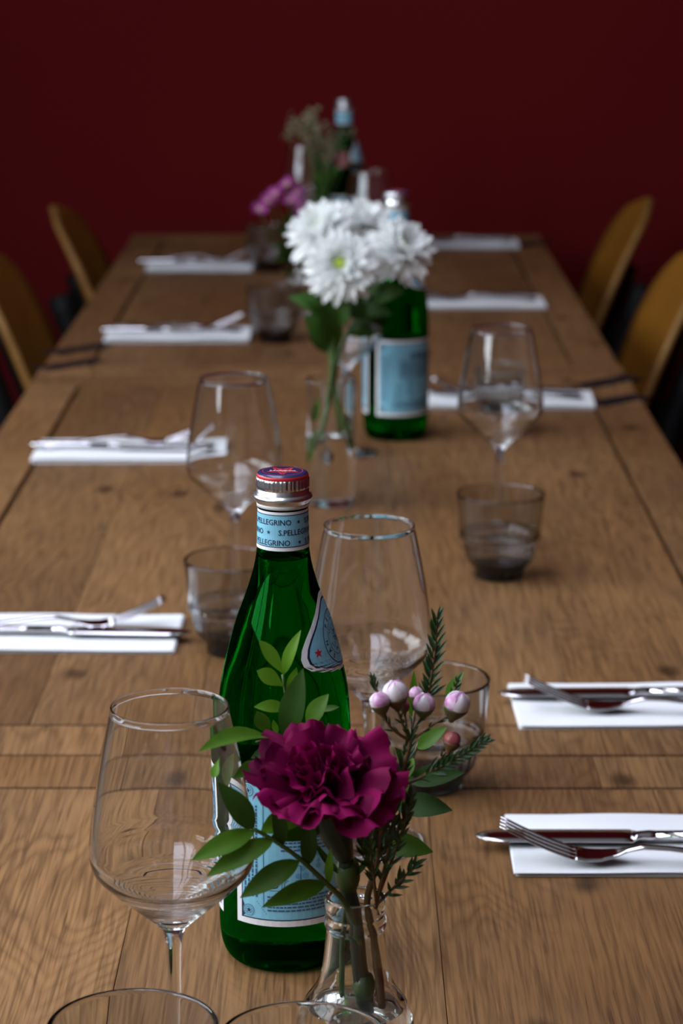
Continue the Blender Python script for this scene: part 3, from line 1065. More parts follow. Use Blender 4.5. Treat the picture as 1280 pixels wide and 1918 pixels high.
# ------------------------------------------------------------------ napkins and cutlery
def napkin(cx, cyy, rz, L, Wd, th, label, seed):
    rnd = random.Random(seed)
    root = thing('paper_napkin', label, 'napkin', (cx, cyy, TZ), rz, 'folded white napkins at the place settings')
    layers = 3
    for k in range(layers):
        nx, ny = 22, 6
        dx, dy = rnd.uniform(-0.0012, 0.0012), rnd.uniform(-0.0012, 0.0012)
        t = th / layers
        a0, b0 = rnd.uniform(0, 6), rnd.uniform(0, 6)
        verts, faces = [], []
        for top in (0, 1):
            for j in range(ny + 1):
                for i in range(nx + 1):
                    u, v = -1 + 2 * i / nx, -1 + 2 * j / ny
                    x, y = u * L / 2 + dx, v * Wd / 2 + dy
                    e = min(1.0, (1 - abs(v)) * 4 + 0.25)
                    wv = th * 0.18 * (k / layers) * (math.sin(u * 4 + a0) + math.sin(u * 7 - v * 2 + b0) * 0.5)
                    z = 0.0003 + k * t + (t * 0.96 * e if top else t * 0.02 * (1 - e)) + max(-t * 0.2 * (k > 0), wv * (1 if (k > 0 or top) else 0))
                    verts.append((x, y, max(z, 0.0003)))
        n1 = (nx + 1) * (ny + 1)
        id_ = lambda i, j, q: q * n1 + j * (nx + 1) + i
        for j in range(ny):
            for i in range(nx):
                faces.append([id_(i, j, 1), id_(i + 1, j, 1), id_(i + 1, j + 1, 1), id_(i, j + 1, 1)])
                faces.append([id_(i, j, 0), id_(i, j + 1, 0), id_(i + 1, j + 1, 0), id_(i + 1, j, 0)])
        for i in range(nx):
            faces.append([id_(i, 0, 0), id_(i + 1, 0, 0), id_(i + 1, 0, 1), id_(i, 0, 1)])
            faces.append([id_(i, ny, 0), id_(i, ny, 1), id_(i + 1, ny, 1), id_(i + 1, ny, 0)])
        for j in range(ny):
            faces.append([id_(0, j, 0), id_(0, j, 1), id_(0, j + 1, 1), id_(0, j + 1, 0)])
            faces.append([id_(nx, j, 0), id_(nx, j + 1, 0), id_(nx, j + 1, 1), id_(nx, j, 1)])
        o = mesh_obj('folded_layer', verts, faces, M['paper'], root, False)
    return root


def loft(sections):
    """sections: list of (x, z, halfwidth, thickness[, y]) -> closed rounded strip along x"""
    verts, faces = [], []
    n = 8
    for s in sections:
        x, z, hw, th = s[:4]
        y0 = s[4] if len(s) > 4 else 0
        cup = s[5] if len(s) > 5 else 0
        for k in range(n):
            a = 2 * PI * k / n + PI / 8
            c, sn = math.cos(a), math.sin(a)
            yy = hw * max(-1, min(1, c * 1.06))
            verts.append((x, y0 + yy, z + th / 2 * sn + cup * (yy / max(hw, 1e-5)) ** 2))
    m = len(sections)
    for i in range(m - 1):
        for k in range(n):
            k2 = (k + 1) % n
            faces.append([i * n + k, (i + 1) * n + k, (i + 1) * n + k2, i * n + k2])
    faces.append([k for k in range(n)])
    faces.append([(m - 1) * n + k for k in range(n)][::-1])
    return verts, faces


def make_fork():
    """lies along +x (tines at -x end); z=0 is the resting plane"""
    root = thing('dinner_fork', '', 'fork')
    sec = [(0.128, 0.0022, 0.0085, 0.0022), (0.124, 0.0023, 0.0100, 0.0024), (0.105, 0.0040, 0.0082, 0.0026), (0.070, 0.0078, 0.0052, 0.0030), (0.040, 0.0105, 0.0036, 0.0034),
           (0.022, 0.0108, 0.0033, 0.0036), (0.012, 0.0085, 0.0042, 0.0030), (0.004, 0.0050, 0.0078, 0.0022, 0, 0.0008), (-0.006, 0.0026, 0.0113, 0.0018, 0, 0.0012),
           (-0.016, 0.0022, 0.0122, 0.0017, 0, 0.0012), (-0.024, 0.0040, 0.0123, 0.0016, 0, 0.0006)]
    fine = []
    for a, b in zip(sec[:-1], sec[1:]):
        for k in range(4):
            t = k / 4
            A, B = list(a) + [0] * (6 - len(a)), list(b) + [0] * (6 - len(b))
            fine.append(tuple(A[i] + (B[i] - A[i]) * t for i in range(6)))
    fine.append(sec[-1])
    v, f = loft(fine)
    mesh_obj('fork_handle', v, f, M['steel'], root)
    for k in range(4):
        y = (-1.5 + k) * 0.0066
        ts = []
        for i in range(9):
            t = i / 8
            x = -0.0235 - 0.052 * t
            z = 0.0040 + 0.0150 * t + 0.0065 * t * t
            ts.append((x, z, 0.0027 * (1 - 0.40 * t), 0.0020 * (1 - 0.3 * t), y * (1 - 0.06 * t)))
        v, f = loft(ts)
        mesh_obj('tine', v, f, M['steel'], root)
    return root


def make_knife():
    """blade tip at -x"""
    root = thing('table_knife', '', 'knife')
    bl = []
    for i in range(17):
        t = i / 16
        x = -0.105 + 0.110 * t
        hw = 0.0122 * min(1.0, math.sqrt(max(0.0, 1 - (1 - min(1, t / 0.22)) ** 2)) + 0.02)
        y = 0.0015 * (1 - t)
        bl.append((x, 0.0030 + 0.0006 * t, hw, 0.0014 + 0.0006 * t, y))
    v, f = loft(bl)
    mesh_obj('blade', v, f, M['steel'], root)
    v, f = loft([(0.005, 0.0036, 0.0105, 0.0030), (0.009, 0.0040, 0.0062, 0.0050), (0.013, 0.0042, 0.0052, 0.0058), (0.017, 0.0042, 0.0060, 0.0066), (0.021, 0.0042, 0.0055, 0.0062)])
    mesh_obj('bolster', v, f, M['steel'], root)
    hs = [(0.021, 0.0042, 0.0052, 0.0060), (0.05, 0.0042, 0.0060, 0.0066), (0.085, 0.0042, 0.0074, 0.0070), (0.108, 0.0042, 0.0088, 0.0070), (0.115, 0.0042, 0.0082, 0.0060), (0.118, 0.0042, 0.0045, 0.0040)]
    v, f = loft(hs)
    mesh_obj('handle', v, f, M['steel'], root)
    return root


fork0, knife0 = make_fork(), make_knife()
first = [True]
# (x, y, rot, length, width, thickness, label place, side, fork dx/dy/rot, knife dx/dy/rot)
settings = [
    (0.231, 1.592, R(-0.4), 0.232, 0.112, 0.0042, 'at the bottom right of the picture', 1, (-0.050, -0.040, R(-6)), (-0.036, -0.003, R(-0.5))),
    (0.255, 1.905, R(1.2), 0.232, 0.112, 0.0042, 'second from the bottom on the right', 1, (-0.034, -0.026, R(-6)), (-0.024, 0.012, R(1.0))),
    (0.222, 3.235, R(-2), 0.225, 0.110, 0.0060, 'behind the right wine glass', 1, (-0.03, -0.012, R(-4)), (-0.02, 0.02, 0)),
    (0.226, 4.110, R(0.5), 0.225, 0.115, 0.0070, 'second farthest on the right side', 1, (-0.03, -0.012, R(-3)), (-0.02, 0.02, 0)),
    (0.236, 4.900, R(0), 0.225, 0.115, 0.0075, 'farthest on the right side, near the red wall', 1, (-0.03, -0.012, R(-3)), (-0.02, 0.02, 0)),
    (-0.268, 2.113, R(-1), 0.232, 0.116, 0.0045, 'nearest on the left side', -1, (0.028, 0.004, R(8)), (0.024, -0.016, R(-1))),
    (-0.265, 2.900, R(1), 0.230, 0.116, 0.0060, 'behind the left wine glass', -1, (0.02, 0.012, R(8)), (-0.004, -0.008, R(-3))),
    (-0.264, 3.770, R(0.5), 0.225, 0.116, 0.0080, 'third from the bottom on the left', -1, (0.03, 0.012, R(10)), (-0.004, -0.010, 0)),
    (-0.275, 4.570, R(-0.5), 0.200, 0.116, 0.0085, 'farthest on the left side, near the red wall', -1, (0.02, 0.012, R(4)), (-0.004, -0.010, 0)),
]
for i, (x, y, rz, L, Wd, th, place, side, fk, kn) in enumerate(settings):
    napkin(x, y, rz, L, Wd, th, 'folded white paper napkin ' + place, 20 + i)
    for src, off, nm, cat in ((fork0, fk, 'fork', 'fork'), (knife0, kn, 'knife', 'knife')):
        o = src if i == 0 else copy_tree(src)
        o.location = (x + off[0], y + off[1], TZ + th + 0.0016)
        o.rotation_euler = (0, 0, off[2] + (0 if side > 0 else PI))
        tag(o, 'steel %s %s' % (nm, 'on the napkin ' + place), cat, 'steel %ss lying on the napkins' % nm)

# ------------------------------------------------------------------ leaves and petals
def leaf_geo(base, tip, width, nrm, bend=0.1, fold=0.18, nseg=8, shape=0.45):
    """pointed leaf from base to tip; nrm = the way its face looks"""
    d = tip - base
    L = d.length
    d.normalize()
    n = (nrm - d * nrm.dot(d))
    if n.length < 1e-4:
        n = Vector((0, -1, 0.2))
        n = n - d * n.dot(d)
    n.normalize()
    s = d.cross(n)
    verts, faces = [], []
    for i in range(nseg + 1):
        t = i / nseg
        w = width / 2 * (math.sin(PI * t ** shape_exp(shape)) ** 0.85 if 0 < t < 1 else 0.02)
        c = base + d * (L * t) + n * (bend * L * math.sin(PI * t))
        for (k, kk) in ((-1, 1), (-0.5, 0.55), (0, 0), (0.5, 0.55), (1, 1)):
            verts.append(c + s * (w * k) + n * (fold * w * kk))
    for i in range(nseg):
        for k in range(4):
            a = i * 5 + k
            faces.append([a, a + 1, a + 6, a + 5])
    return verts, faces


def shape_exp(s):
    return math.log(0.5) / math.log(s)     # widest at t = s


def to_local(vs_, root):
    o = Vector(root.location)
    return [v - o for v in vs_]


def leaf(root, bpx, tpx, wpx, D0, D1, mat, nrm=(0, -0.75, 0.65), bend=0.08, fold=0.2, shape=0.45, name='leaf'):
    b, t = W(bpx[0], bpx[1], D0), W(tpx[0], tpx[1], D1)
    n = Vector(nrm) + Vector((random.uniform(-0.25, 0.25), random.uniform(-0.1, 0.1), random.uniform(-0.25, 0.25)))
    wd = wpx * ((D0 + D1) / 2 + 0.06) / FPX * 1.06
    v, f = leaf_geo(b, t, wd, n, bend, fold, 9, shape)
    return mesh_obj(name, to_local(v, root), f, mat, root)


def stem_px(root, pts, r0, r1, mat, name='stem', seg=8):
    """pts: (px,py,D)"""
    P = curve_pts([W(*p) for p in pts], 5)
    return tube(name, to_local(P, root), r0, r1, mat, root, seg)


# ------------------------------------------------------------------ bud vase with the carnation
VX, VY = W(666, 1800, 1.212).x, 1.212
def vase_lathe(root, out_prof, rim, in_prof, level, mat, seg=64):
    """outer wall + inside wall that ends at the water level, closed by the water surface"""
    v, f = lathe_data(out_prof + rim, seg)
    mesh_obj('vase_body', v, f, mat, root)
    ip = [p for p in in_prof if p[1] > level + 0.0005]
    # radius at the level
    rl = None
    for a, b in zip(in_prof[:-1], in_prof[1:]):
        if a[1] >= level >= b[1]:
            t = (a[1] - level) / max(1e-9, a[1] - b[1])
            rl = a[0] + (b[0] - a[0]) * t
    v, f = lathe_data([rim[-1]] + ip + [(rl, level)], seg)
    mesh_obj('inside_wall', v, f, mat, root)
    v, f = lathe_data([(rl, level), (rl * 0.93, level - 0.0005), (0.0, level - 0.0006)], seg)
    mesh_obj('water_surface', v, f, mat, root)


bv = thing('bud_vase', 'small clear glass flask vase holding the magenta carnation', 'vase', (VX, VY, TZ + 0.0002))
bo = smooth_profile([(0.0, 0.002), (0.020, 0.0012), (0.0270, 0.0), (0.0300, 0.0022), (0.0315, 0.010), (0.0322, 0.030), (0.0324, 0.042), (0.0314, 0.0510), (0.0280, 0.0600), (0.0232, 0.0670),
                     (0.0194, 0.0745), (0.0174, 0.085), (0.0162, 0.0970), (0.0158, 0.1030), (0.0168, 0.1050), (0.0170, 0.1075), (0.0164, 0.1100), (0.0157, 0.1115), (0.0160, 0.1140), (0.0165, 0.1165), (0.0164, 0.1195)], 4)
brim = [(0.0160, 0.1210), (0.0150, 0.1216), (0.0140, 0.1210), (0.0136, 0.1195)]
bi = [(0.0134, 0.115), (0.0132, 0.105), (0.0136, 0.0970), (0.0146, 0.085), (0.0166, 0.0745), (0.0206, 0.0660), (0.0256, 0.0585), (0.0288, 0.0500), (0.0296, 0.042), (0.0295, 0.030), (0.0288, 0.010), (0.0, 0.006)]
vase_lathe(bv, bo, brim, bi, 0.0575, M['vase_glass'])

# carnation
car = thing('carnation', 'magenta carnation with ruffled petals standing in the small flask vase', 'flower', (VX, VY, TZ + 0.008))
CC = W(606, 1502, 1.190)         # base of the petals
CAX = (W(590, 1350, 1.170) - CC).normalized()


def petal_mesh(name, L, Wd, a0, a1, ruf, seed, mat):
    """fan petal: starts at origin along +z, bends outwards towards +x; a = angle from the axis"""
    rnd = random.Random(seed)
    nu, nv = 20, 9
    verts, faces = [], []
    ph1, ph2, ph3 = [rnd.uniform(0, 2 * PI) for _ in range(3)]
    k1 = rnd.uniform(1.0, 1.5)
    x = z = 0.0
    rows = []
    step = L / nv
    for j in range(nv + 1):
        t = j / nv
        ang = a0 + (a1 - a0) * t ** 1.3
        if j:
            x += math.sin(ang) * step
            z += math.cos(ang) * step
        w = Wd / 2 * (0.16 + 0.84 * min(1, t / 0.85) ** 1.15)
        tang = Vector((math.sin(ang), 0, math.cos(ang)))
        nrm = Vector((math.cos(ang), 0, -math.sin(ang)))
        for i in range(nu + 1):
            u = -1 + 2 * i / nu
            edge = t ** 2
            rf = ruf * edge * (math.sin(u * PI * k1 + ph1) + 0.55 * math.sin(u * PI * k1 * 2.3 + ph2))
            serr = 0.022 * L * edge * (math.sin(u * 13 + ph3) + 0.8 * math.sin(u * 27 + ph1)) - 0.20 * L * t * (abs(u) ** 2.2)
            p = Vector((x, 0, z)) + Vector((0, w * u * (1 - 0.10 * edge * abs(u)), 0)) + nrm * (rf - 0.18 * w * (1 - u * u) * t) + tang * serr
            verts.append(p)
    for j in range(nv):
        for i in range(nu):
            a = j * (nu + 1) + i
            faces.append([a, a + 1, a + nu + 2, a + nu + 1])
    me = bpy.data.meshes.new(name)
    me.from_pydata([tuple(v) for v in verts], [], faces)
    me.materials.append(mat)
    me.polygons.foreach_set('use_smooth', [True] * len(me.polygons))
    return me


def axis_matrix(ax, spin=0.0):
    q = Vector((0, 0, 1)).rotation_difference(ax)
    return q.to_matrix().to_4x4() @ Matrix.Rotation(spin, 4, 'Z')


pm = {'out': [petal_mesh('petal', 0.040, 0.050, R(34), R(112), 0.0048, 100 + k, M['petal_m']) for k in range(4)],
      'mid': [petal_mesh('petal', 0.040, 0.046, R(22), R(80), 0.0056, 120 + k, M['petal_m']) for k in range(4)],
      'inn': [petal_mesh('petal', 0.036, 0.038, R(10), R(55), 0.0060, 140 + k, M['petal_m']) for k in range(4)],
      'cor': [petal_mesh('petal', 0.035, 0.032, R(0), R(26), 0.0064, 160 + k, M['petal_m']) for k in range(4)]}
rnd = random.Random(5)
for key, cnt, ph, rb in (('out', 9, 0.1, 0.004), ('mid', 9, 0.4, 0.0035), ('inn', 9, 0.2, 0.003), ('cor', 8, 0.0, 0.0015)):
    for k in range(cnt):
        o = bpy.data.objects.new('petal', pm[key][k % 4])
        link(o, car)
        a = 2 * PI * k / cnt + ph + rnd.uniform(-0.16, 0.16)
        Mx = (Matrix.Translation(CC - Vector(car.location)) @ axis_matrix(CAX) @ Matrix.Rotation(a, 4, 'Z')
              @ Matrix.Translation((rb, 0, 0)) @ Matrix.Rotation(rnd.uniform(-0.24, 0.24), 4, 'Y') @ Matrix.Rotation(rnd.uniform(-0.2, 0.2), 4, 'Z')
              @ Matrix.Scale(rnd.uniform(0.84, 1.06), 4))
        o.matrix_local = Mx
# calyx, stem, stem node and small blades
cb = W(648, 1608, 1.203)
cy_path = curve_pts([cb, cb.lerp(CC, 0.35), cb.lerp(CC, 0.8), CC + CAX * 0.006], 4)
v, f = tube_data([p - Vector(car.location) for p in cy_path], 0, 0, 12, radii=[0.0042 + 0.0058 * math.sin(min(1.0, i / (len(cy_path) - 1) * 1.25) * PI / 2) for i in range(len(cy_path))])
mesh_obj('calyx', v, f, M['stem_d'], car)
stem_px(car, [(648, 1606, 1.203), (652, 1660, 1.207), (665, 1720, 1.212), (676, 1830, 1.214), (690, 1935, 1.216)], 0.0042, 0.0046, M['stem_d'])
nd = W(652, 1648, 1.206)
tube('stem_node', to_local([nd + Vector((0, 0, 0.012)), nd + Vector((0, 0, 0.006)), nd, nd - Vector((0, 0, 0.006))], car), 0, 0, M['calyx'], car, 12, radii=[0.0050, 0.0068, 0.0066, 0.0046])
nd2 = W(682, 1852, 1.214)
tube('stem_node', to_local([nd2 + Vector((0, 0, 0.009)), nd2 + Vector((0, 0, 0.004)), nd2, nd2 - Vector((0, 0, 0.006))], car), 0, 0, M['calyx'], car, 12, radii=[0.0046, 0.0062, 0.0060, 0.0042])
for (a, b, w_) in (((640, 1640), (590, 1578), 14), ((662, 1645), (700, 1590), 12)):
    leaf(car, a, b, w_, 1.203, 1.195, M['leaf_d'], bend=-0.12, fold=0.5, name='blade_leaf')

# leafy sprig leaning left
s1 = thing('leafy_sprig', 'leafy green sprig leaning left over the bottle label', 'sprig', (VX, VY, TZ + 0.008))
stem_px(s1, [(700, 1900, 1.218), (672, 1760, 1.210), (648, 1694, 1.198), (612, 1655, 1.186), (560, 1607, 1.174), (510, 1572, 1.168), (474, 1552, 1.164)], 0.0019, 0.0010, M['stem'])
for (a, b, w_, d0, d1, m) in (
        ((476, 1553), (408, 1465), 44, 1.166, 1.158, 'leaf_d'),
        ((478, 1556), (358, 1612), 40, 1.165, 1.150, 'leaf'),
        ((514, 1572), (387, 1642), 42, 1.168, 1.152, 'leaf'),
        ((562, 1612), (450, 1682), 44, 1.174, 1.160, 'leaf'),
        ((612, 1654), (491, 1699), 38, 1.186, 1.165, 'leaf'),
        ((488, 1560), (578, 1520), 46, 1.170, 1.196, 'leaf_l'),
        ((505, 1572), (600, 1560), 40, 1.170, 1.200, 'leaf'),
        ((530, 1584), (514, 1496), 28, 1.172, 1.168, 'leaf_d'),
        ((577, 1622), (576, 1528), 32, 1.178, 1.176, 'leaf_d'),
        ((616, 1656), (620, 1588), 16, 1.186, 1.184, 'leaf_l')):
    leaf(s1, a, b, w_, d0, d1, M[m])

# young sprig rising behind the carnation
s2 = thing('young_leafy_sprig', 'young bright green sprig rising before the bottle shoulder', 'sprig', (VX, VY, TZ + 0.008))
stem_px(s2, [(640, 1880, 1.228), (640, 1760, 1.222), (648, 1690, 1.216), (630, 1600, 1.225), (590, 1480, 1.235), (556, 1400, 1.238), (541, 1335, 1.236), (530, 1264, 1.232)], 0.0018, 0.0008, M['stem'])
for (a, b, w_, d0, d1, m, sh) in (
        ((531, 1263), (486, 1199), 25, 1.232, 1.228, 'leaf_l', 0.6),
        ((531, 1264), (564, 1180), 23, 1.232, 1.230, 'leaf_l', 0.45),
        ((534, 1287), (481, 1256), 30, 1.233, 1.228, 'leaf_l', 0.65),
        ((539, 1298), (556, 1250), 18, 1.234, 1.232, 'leaf_l', 0.5),
        ((540, 1326), (476, 1324), 24, 1.236, 1.230, 'leaf_l', 0.5),
        ((536, 1392), (568, 1252), 46, 1.222, 1.214, 'leaf_d', 0.5),
        ((575, 1362), (616, 1300), 34, 1.230, 1.226, 'leaf', 0.5),
        ((600, 1332), (636, 1324), 12, 1.240, 1.240, 'leaf', 0.5),
        ((508, 1378), (481, 1332), 28, 1.230, 1.226, 'leaf', 0.65),
        ((520, 1374), (512, 1348), 12, 1.230, 1.228, 'leaf_l', 0.5),
        ((516, 1386), (372, 1408), 46, 1.222, 1.155, 'leaf', 0.5),
        ((450, 1408), (428, 1474), 30, 1.235, 1.250, 'leaf', 0.5),
        ((412, 1418), (400, 1458), 18, 1.160, 1.155, 'leaf_l', 0.7),
        ((500, 1432), (436, 1458), 32, 1.210, 1.185, 'leaf', 0.5),
        ((540, 1400), (470, 1420), 30, 1.230, 1.220, 'leaf_d', 0.5),
        ((560, 1420), (505, 1380), 26, 1.232, 1.225, 'leaf_d', 0.5)):
    leaf(s2, a, b, w_, d0, d1, M[m], shape=sh)
stem_px(s2, [(560, 1402, 1.236), (520, 1384, 1.224), (480, 1390, 1.214)], 0.0009, 0.0006, M['stem_b'], 'twig')

# broad leaves on the right
s3 = thing('broad_leaf_sprig', 'dark broad leaved sprig leaning right behind the waxflower', 'sprig', (VX, VY, TZ + 0.008))
stem_px(s3, [(712, 1880, 1.228), (702, 1760, 1.224), (688, 1694, 1.222), (705, 1600, 1.235), (735, 1510, 1.245), (765, 1440, 1.252), (785, 1390, 1.256)], 0.0017, 0.0008, M['stem_b'])
for (a, b, w_, m) in (((712, 1578), (812, 1596), 44, 'leaf'), ((738, 1510), (848, 1518), 50, 'leaf_d'), ((762, 1462), (870, 1448), 40, 'leaf_d'), ((782, 1402), (838, 1362), 30, 'leaf'),
                      ((750, 1470), (700, 1500), 34, 'leaf_d'), ((775, 1420), (745, 1470), 26, 'leaf_l'), ((765, 1450), (740, 1400), 26, 'leaf_d'), ((720, 1560), (690, 1500), 30, 'leaf_d'),
                      ((735, 1520), (770, 1452), 22, 'leaf_l'), ((770, 1250 + 95), (776, 1255), 16, 'leaf'), ((838, 1320), (870, 1258), 26, 'leaf'), ((700, 1610), (668, 1555), 30, 'leaf_d')):
    leaf(s3, a, b, w_, 1.245, 1.238, M[m])

# waxflower sprig with buds and needles
wx = thing('waxflower_sprig', 'waxflower sprig with round pink and white buds and needle leaves', 'sprig', (VX, VY, TZ + 0.008))
wst = [(716, 1890, 1.205), (700, 1760, 1.208), (688, 1690, 1.206), (700, 1640, 1.202), (718, 1560, 1.198), (745, 1475, 1.196), (765, 1405, 1.196), (768, 1385, 1.196)]
stem_px(wx, wst, 0.0020, 0.0013, M['stem_b'])
branches = [
    [(768, 1390, 1.196), (752, 1350, 1.194), (742, 1318, 1.192)], [(768, 1388, 1.196), (735, 1365, 1.190), (714, 1335, 1.188)], [(768, 1388, 1.196), (776, 1365, 1.200), (790, 1340, 1.200)],
    [(768, 1388, 1.196), (810, 1358, 1.194), (850, 1335, 1.192)], [(766, 1398, 1.198), (776, 1340, 1.208), (780, 1308, 1.210)], [(765, 1392, 1.197), (760, 1350, 1.200), (757, 1325, 1.200)],
    [(745, 1475, 1.196), (800, 1450, 1.192), (830, 1415, 1.190), (846, 1398, 1.190)], [(768, 1388, 1.200), (798, 1320, 1.212), (808, 1270, 1.214), (816, 1215, 1.214), (820, 1160, 1.214)],
    [(790, 1455, 1.193), (850, 1422, 1.188), (910, 1386, 1.184)], [(700, 1700, 1.204), (730, 1670, 1.198), (758, 1642, 1.192), (782, 1614, 1.190)], [(714, 1580, 1.200), (698, 1530, 1.196), (700, 1480, 1.194)],
    [(718, 1600, 1.198), (750, 1545, 1.192), (770, 1490, 1.190)], [(700, 1640, 1.202), (684, 1600, 1.198), (676, 1560, 1.196)], [(720, 1350, 1.200), (708, 1300, 1.204), (700, 1272, 1.204)], [(838, 1340, 1.200), (850, 1300, 1.204), (858, 1272, 1.204)]]
for b in branches:
    stem_px(wx, b, 0.0010, 0.0005, M['stem_b'], 'twig', 6)
# needles as one part: too many and too thin to pick apart
nv_, nf_ = [], []
rnd = random.Random(9)
def needles(path_px, n, lpx, spread=0.9, t0=0.1, wpx=4.2):
    P = curve_pts([W(*p) for p in path_px], 8)
    for k in range(n):
        t = t0 + (1 - t0) * (k + rnd.random() * 0.5) / n
        x = t * (len(P) - 1)
        i = min(int(x), len(P) - 2)
        b = P[i].lerp(P[i + 1], x - i)
        d = (P[i + 1] - P[i]).normalized()
        side = Vector((rnd.uniform(-1, 1), rnd.uniform(-1, 1), rnd.uniform(-1, 1)))
        side = (side - d * side.dot(d)).normalized()
        if k % 2:
            side = (Vector((1 if (k // 2) % 2 else -1, -0.3, 0)) - d * d.x * (1 if (k // 2) % 2 else -1)).normalized()
        ang = spread * (1.0 - 0.55 * t)
        L = lpx * 1.25 / FPX * rnd.uniform(0.8, 1.15) * (1 - 0.25 * t)
        tip = b + (d * math.cos(ang) + side * math.sin(ang)) * L
        v, f = leaf_geo(b, tip, wpx * 1.25 / FPX, Vector((0, -1, 0.4)), 0.05, 0.6, 4, 0.5)
        o = len(nv_)
        nv_.extend(v)
        nf_.extend([[o + q for q in ff] for ff in f])
needles(branches[7], 40, 46, 0.80, 0.25, 7.0)
needles(branches[8], 46, 36, 0.8, 0.05, 6.5)
needles(branches[9], 24, 38, 0.95, 0.15, 7)
needles(branches[10], 18, 44, 0.6, 0.1, 6.5)
needles(branches[11], 22, 44, 0.6, 0.1, 6.5)
needles(branches[12], 14, 40, 0.6, 0.1, 6.5)
for extra in ([(706, 1690, 1.200), (696, 1610, 1.186), (690, 1540, 1.180)], [(706, 1690, 1.200), (726, 1600, 1.186), (744, 1500, 1.184)], [(708, 1680, 1.200), (742, 1590, 1.186), (772, 1500, 1.184)],
              [(704, 1640, 1.194), (716, 1540, 1.182), (728, 1470, 1.184)]):
    stem_px(wx, extra, 0.0011, 0.0006, M['stem_b'], 'twig', 6)
    needles(extra, 22, 42, 0.55, 0.2, 7.0)
needles(branches[13], 12, 24, 0.7, 0.5)
needles(branches[14], 12, 24, 0.7, 0.4)
needles(wst[3:], 44, 42, 0.65, 0.05, 6.5)
for b in branches[:6]:
    needles(b, 5, 26, 0.7, 0.2)
needles(branches[6], 10, 28, 0.7, 0.2)
tag(mesh_obj('needle_leaves', to_local(nv_, wx), nf_, M['needle'], wx), kind='stuff')
for (px, py, r, D, kind) in ((741, 1297, 23, 1.192, 'w'), (712, 1314, 18, 1.188, 'p'), (795, 1318, 20, 1.200, 'p'), (857, 1318, 23, 1.192, 'w'), (780, 1299, 13, 1.210, 'p'), (757, 1320, 11, 1.200, 'r'), (848, 1386, 16, 1.190, 'r')):
    c = W(px, py, D)
    r = r * 1.24 / FPX
    bud = None
    m = M['bud_' + kind]
    def lobes(rr, z, a):
        return rr * (1 + 0.06 * math.sin(a * 5 + px) * (1 if z > 0 else 0.3))
    prof = [(0.0, -r)] + [(r * math.cos(q), r * math.sin(q)) for q in [R(x) for x in range(-75, 90, 15)]] + [(0.0, r * 0.95)]
    v, f = lathe_data(prof, 24, rmod=lobes)
    tilt = Matrix.Rotation(rnd.uniform(-0.3, 0.3), 3, 'X') @ Matrix.Rotation((px - 775) / 260.0, 3, 'Y')
    bud = mesh_obj('bud', [tilt @ Vector(q) + c - Vector(wx.location) for q in v], f, m, wx)
    if kind != 'r':
        for k in range(5):     # overlapping closed petals
            a = 2 * PI * k / 5 + px
            vv = []
            ff = []
            for j in range(7):
                la = R(-35 + j * 19)
                for i in range(5):
                    lo = a + (-0.5 + i / 4) * 1.25 * (1.0 if j < 4 else 1 - (j - 3) * 0.2)
                    rr = r * (1.04 + 0.05 * (1 - abs(i - 2) / 2))
                    vv.append(tilt @ Vector((rr * math.cos(la) * math.cos(lo), rr * math.cos(la) * math.sin(lo), rr * math.sin(la))) + c - Vector(wx.location))
            for j in range(6):
                for i in range(4):
                    q = j * 5 + i
                    ff.append([q, q + 1, q + 6, q + 5])
            mesh_obj('bud_petal', vv, ff, M['pp'] if (k == 1 if kind == 'w' else k in (0, 2, 3)) else M['pw'], bud)
    cal = [(0.0010, -r * 1.75), (r * 0.35, -r * 1.45), (r * 0.78, -r * 0.95), (r * 1.02, -r * 0.50), (r * 1.08, -r * 0.30), (r * 0.9, -r * 0.34)]
    v, f = lathe_data(cal, 20)
    mesh_obj('calyx', [tilt @ Vector(q) + c - Vector(wx.location) for q in v], f, M['bud_calyx'] if kind != 'r' else M['stem_b'], bud)

# ------------------------------------------------------------------ tall vase with white chrysanthemums
WX_, WY_ = W(620, 945, 2.632).x, 2.632
wv = thing('cylinder_vase', 'clear cylinder vase with the white chrysanthemums', 'vase', (WX_, WY_, TZ + 0.0002))
wo = [(0.0, 0.0025), (0.018, 0.0020), (0.0245, 0.0), (0.0262, 0.0015), (0.0268, 0.006), (0.0270, 0.03), (0.0272, 0.09), (0.0272, 0.130), (0.0276, 0.138)]
wrim = [(0.0277, 0.1405), (0.0270, 0.1415), (0.0260, 0.1412), (0.0254, 0.1400)]
wi = [(0.0250, 0.130), (0.0250, 0.09), (0.0247, 0.03), (0.0240, 0.016), (0.0, 0.012)]
vase_lathe(wv, wo, wrim, wi, 0.078, M['vase_glass'])


def chrys_petal(name, L, Wd, cup, curl, mat):
    nu, nv = 4, 6
    verts, faces = [], []
    for j in range(nv + 1):
        t = j / nv
        w = Wd / 2 * (0.35 + 0.65 * math.sin(PI * min(1, 0.12 + t * 0.80))) * (1 if t < 0.86 else math.sqrt(max(0.02, 1 - ((t - 0.86) / 0.14) ** 2 * 0.92)))
        for i in range(nu + 1):
            u = -1 + 2 * i / nu
            verts.append((L * t, w * u, cup * Wd * (u * u) + curl * L * t * t))
    for j in range(nv):
        for i in range(nu):
            a = j * (nu + 1) + i
            faces.append([a, a + 1, a + nu + 2, a + nu + 1])
    me = bpy.data.meshes.new(name)
    me.from_pydata(verts, [], faces)
    me.materials.append(mat)
    me.polygons.foreach_set('use_smooth', [True] * len(me.polygons))
    return me


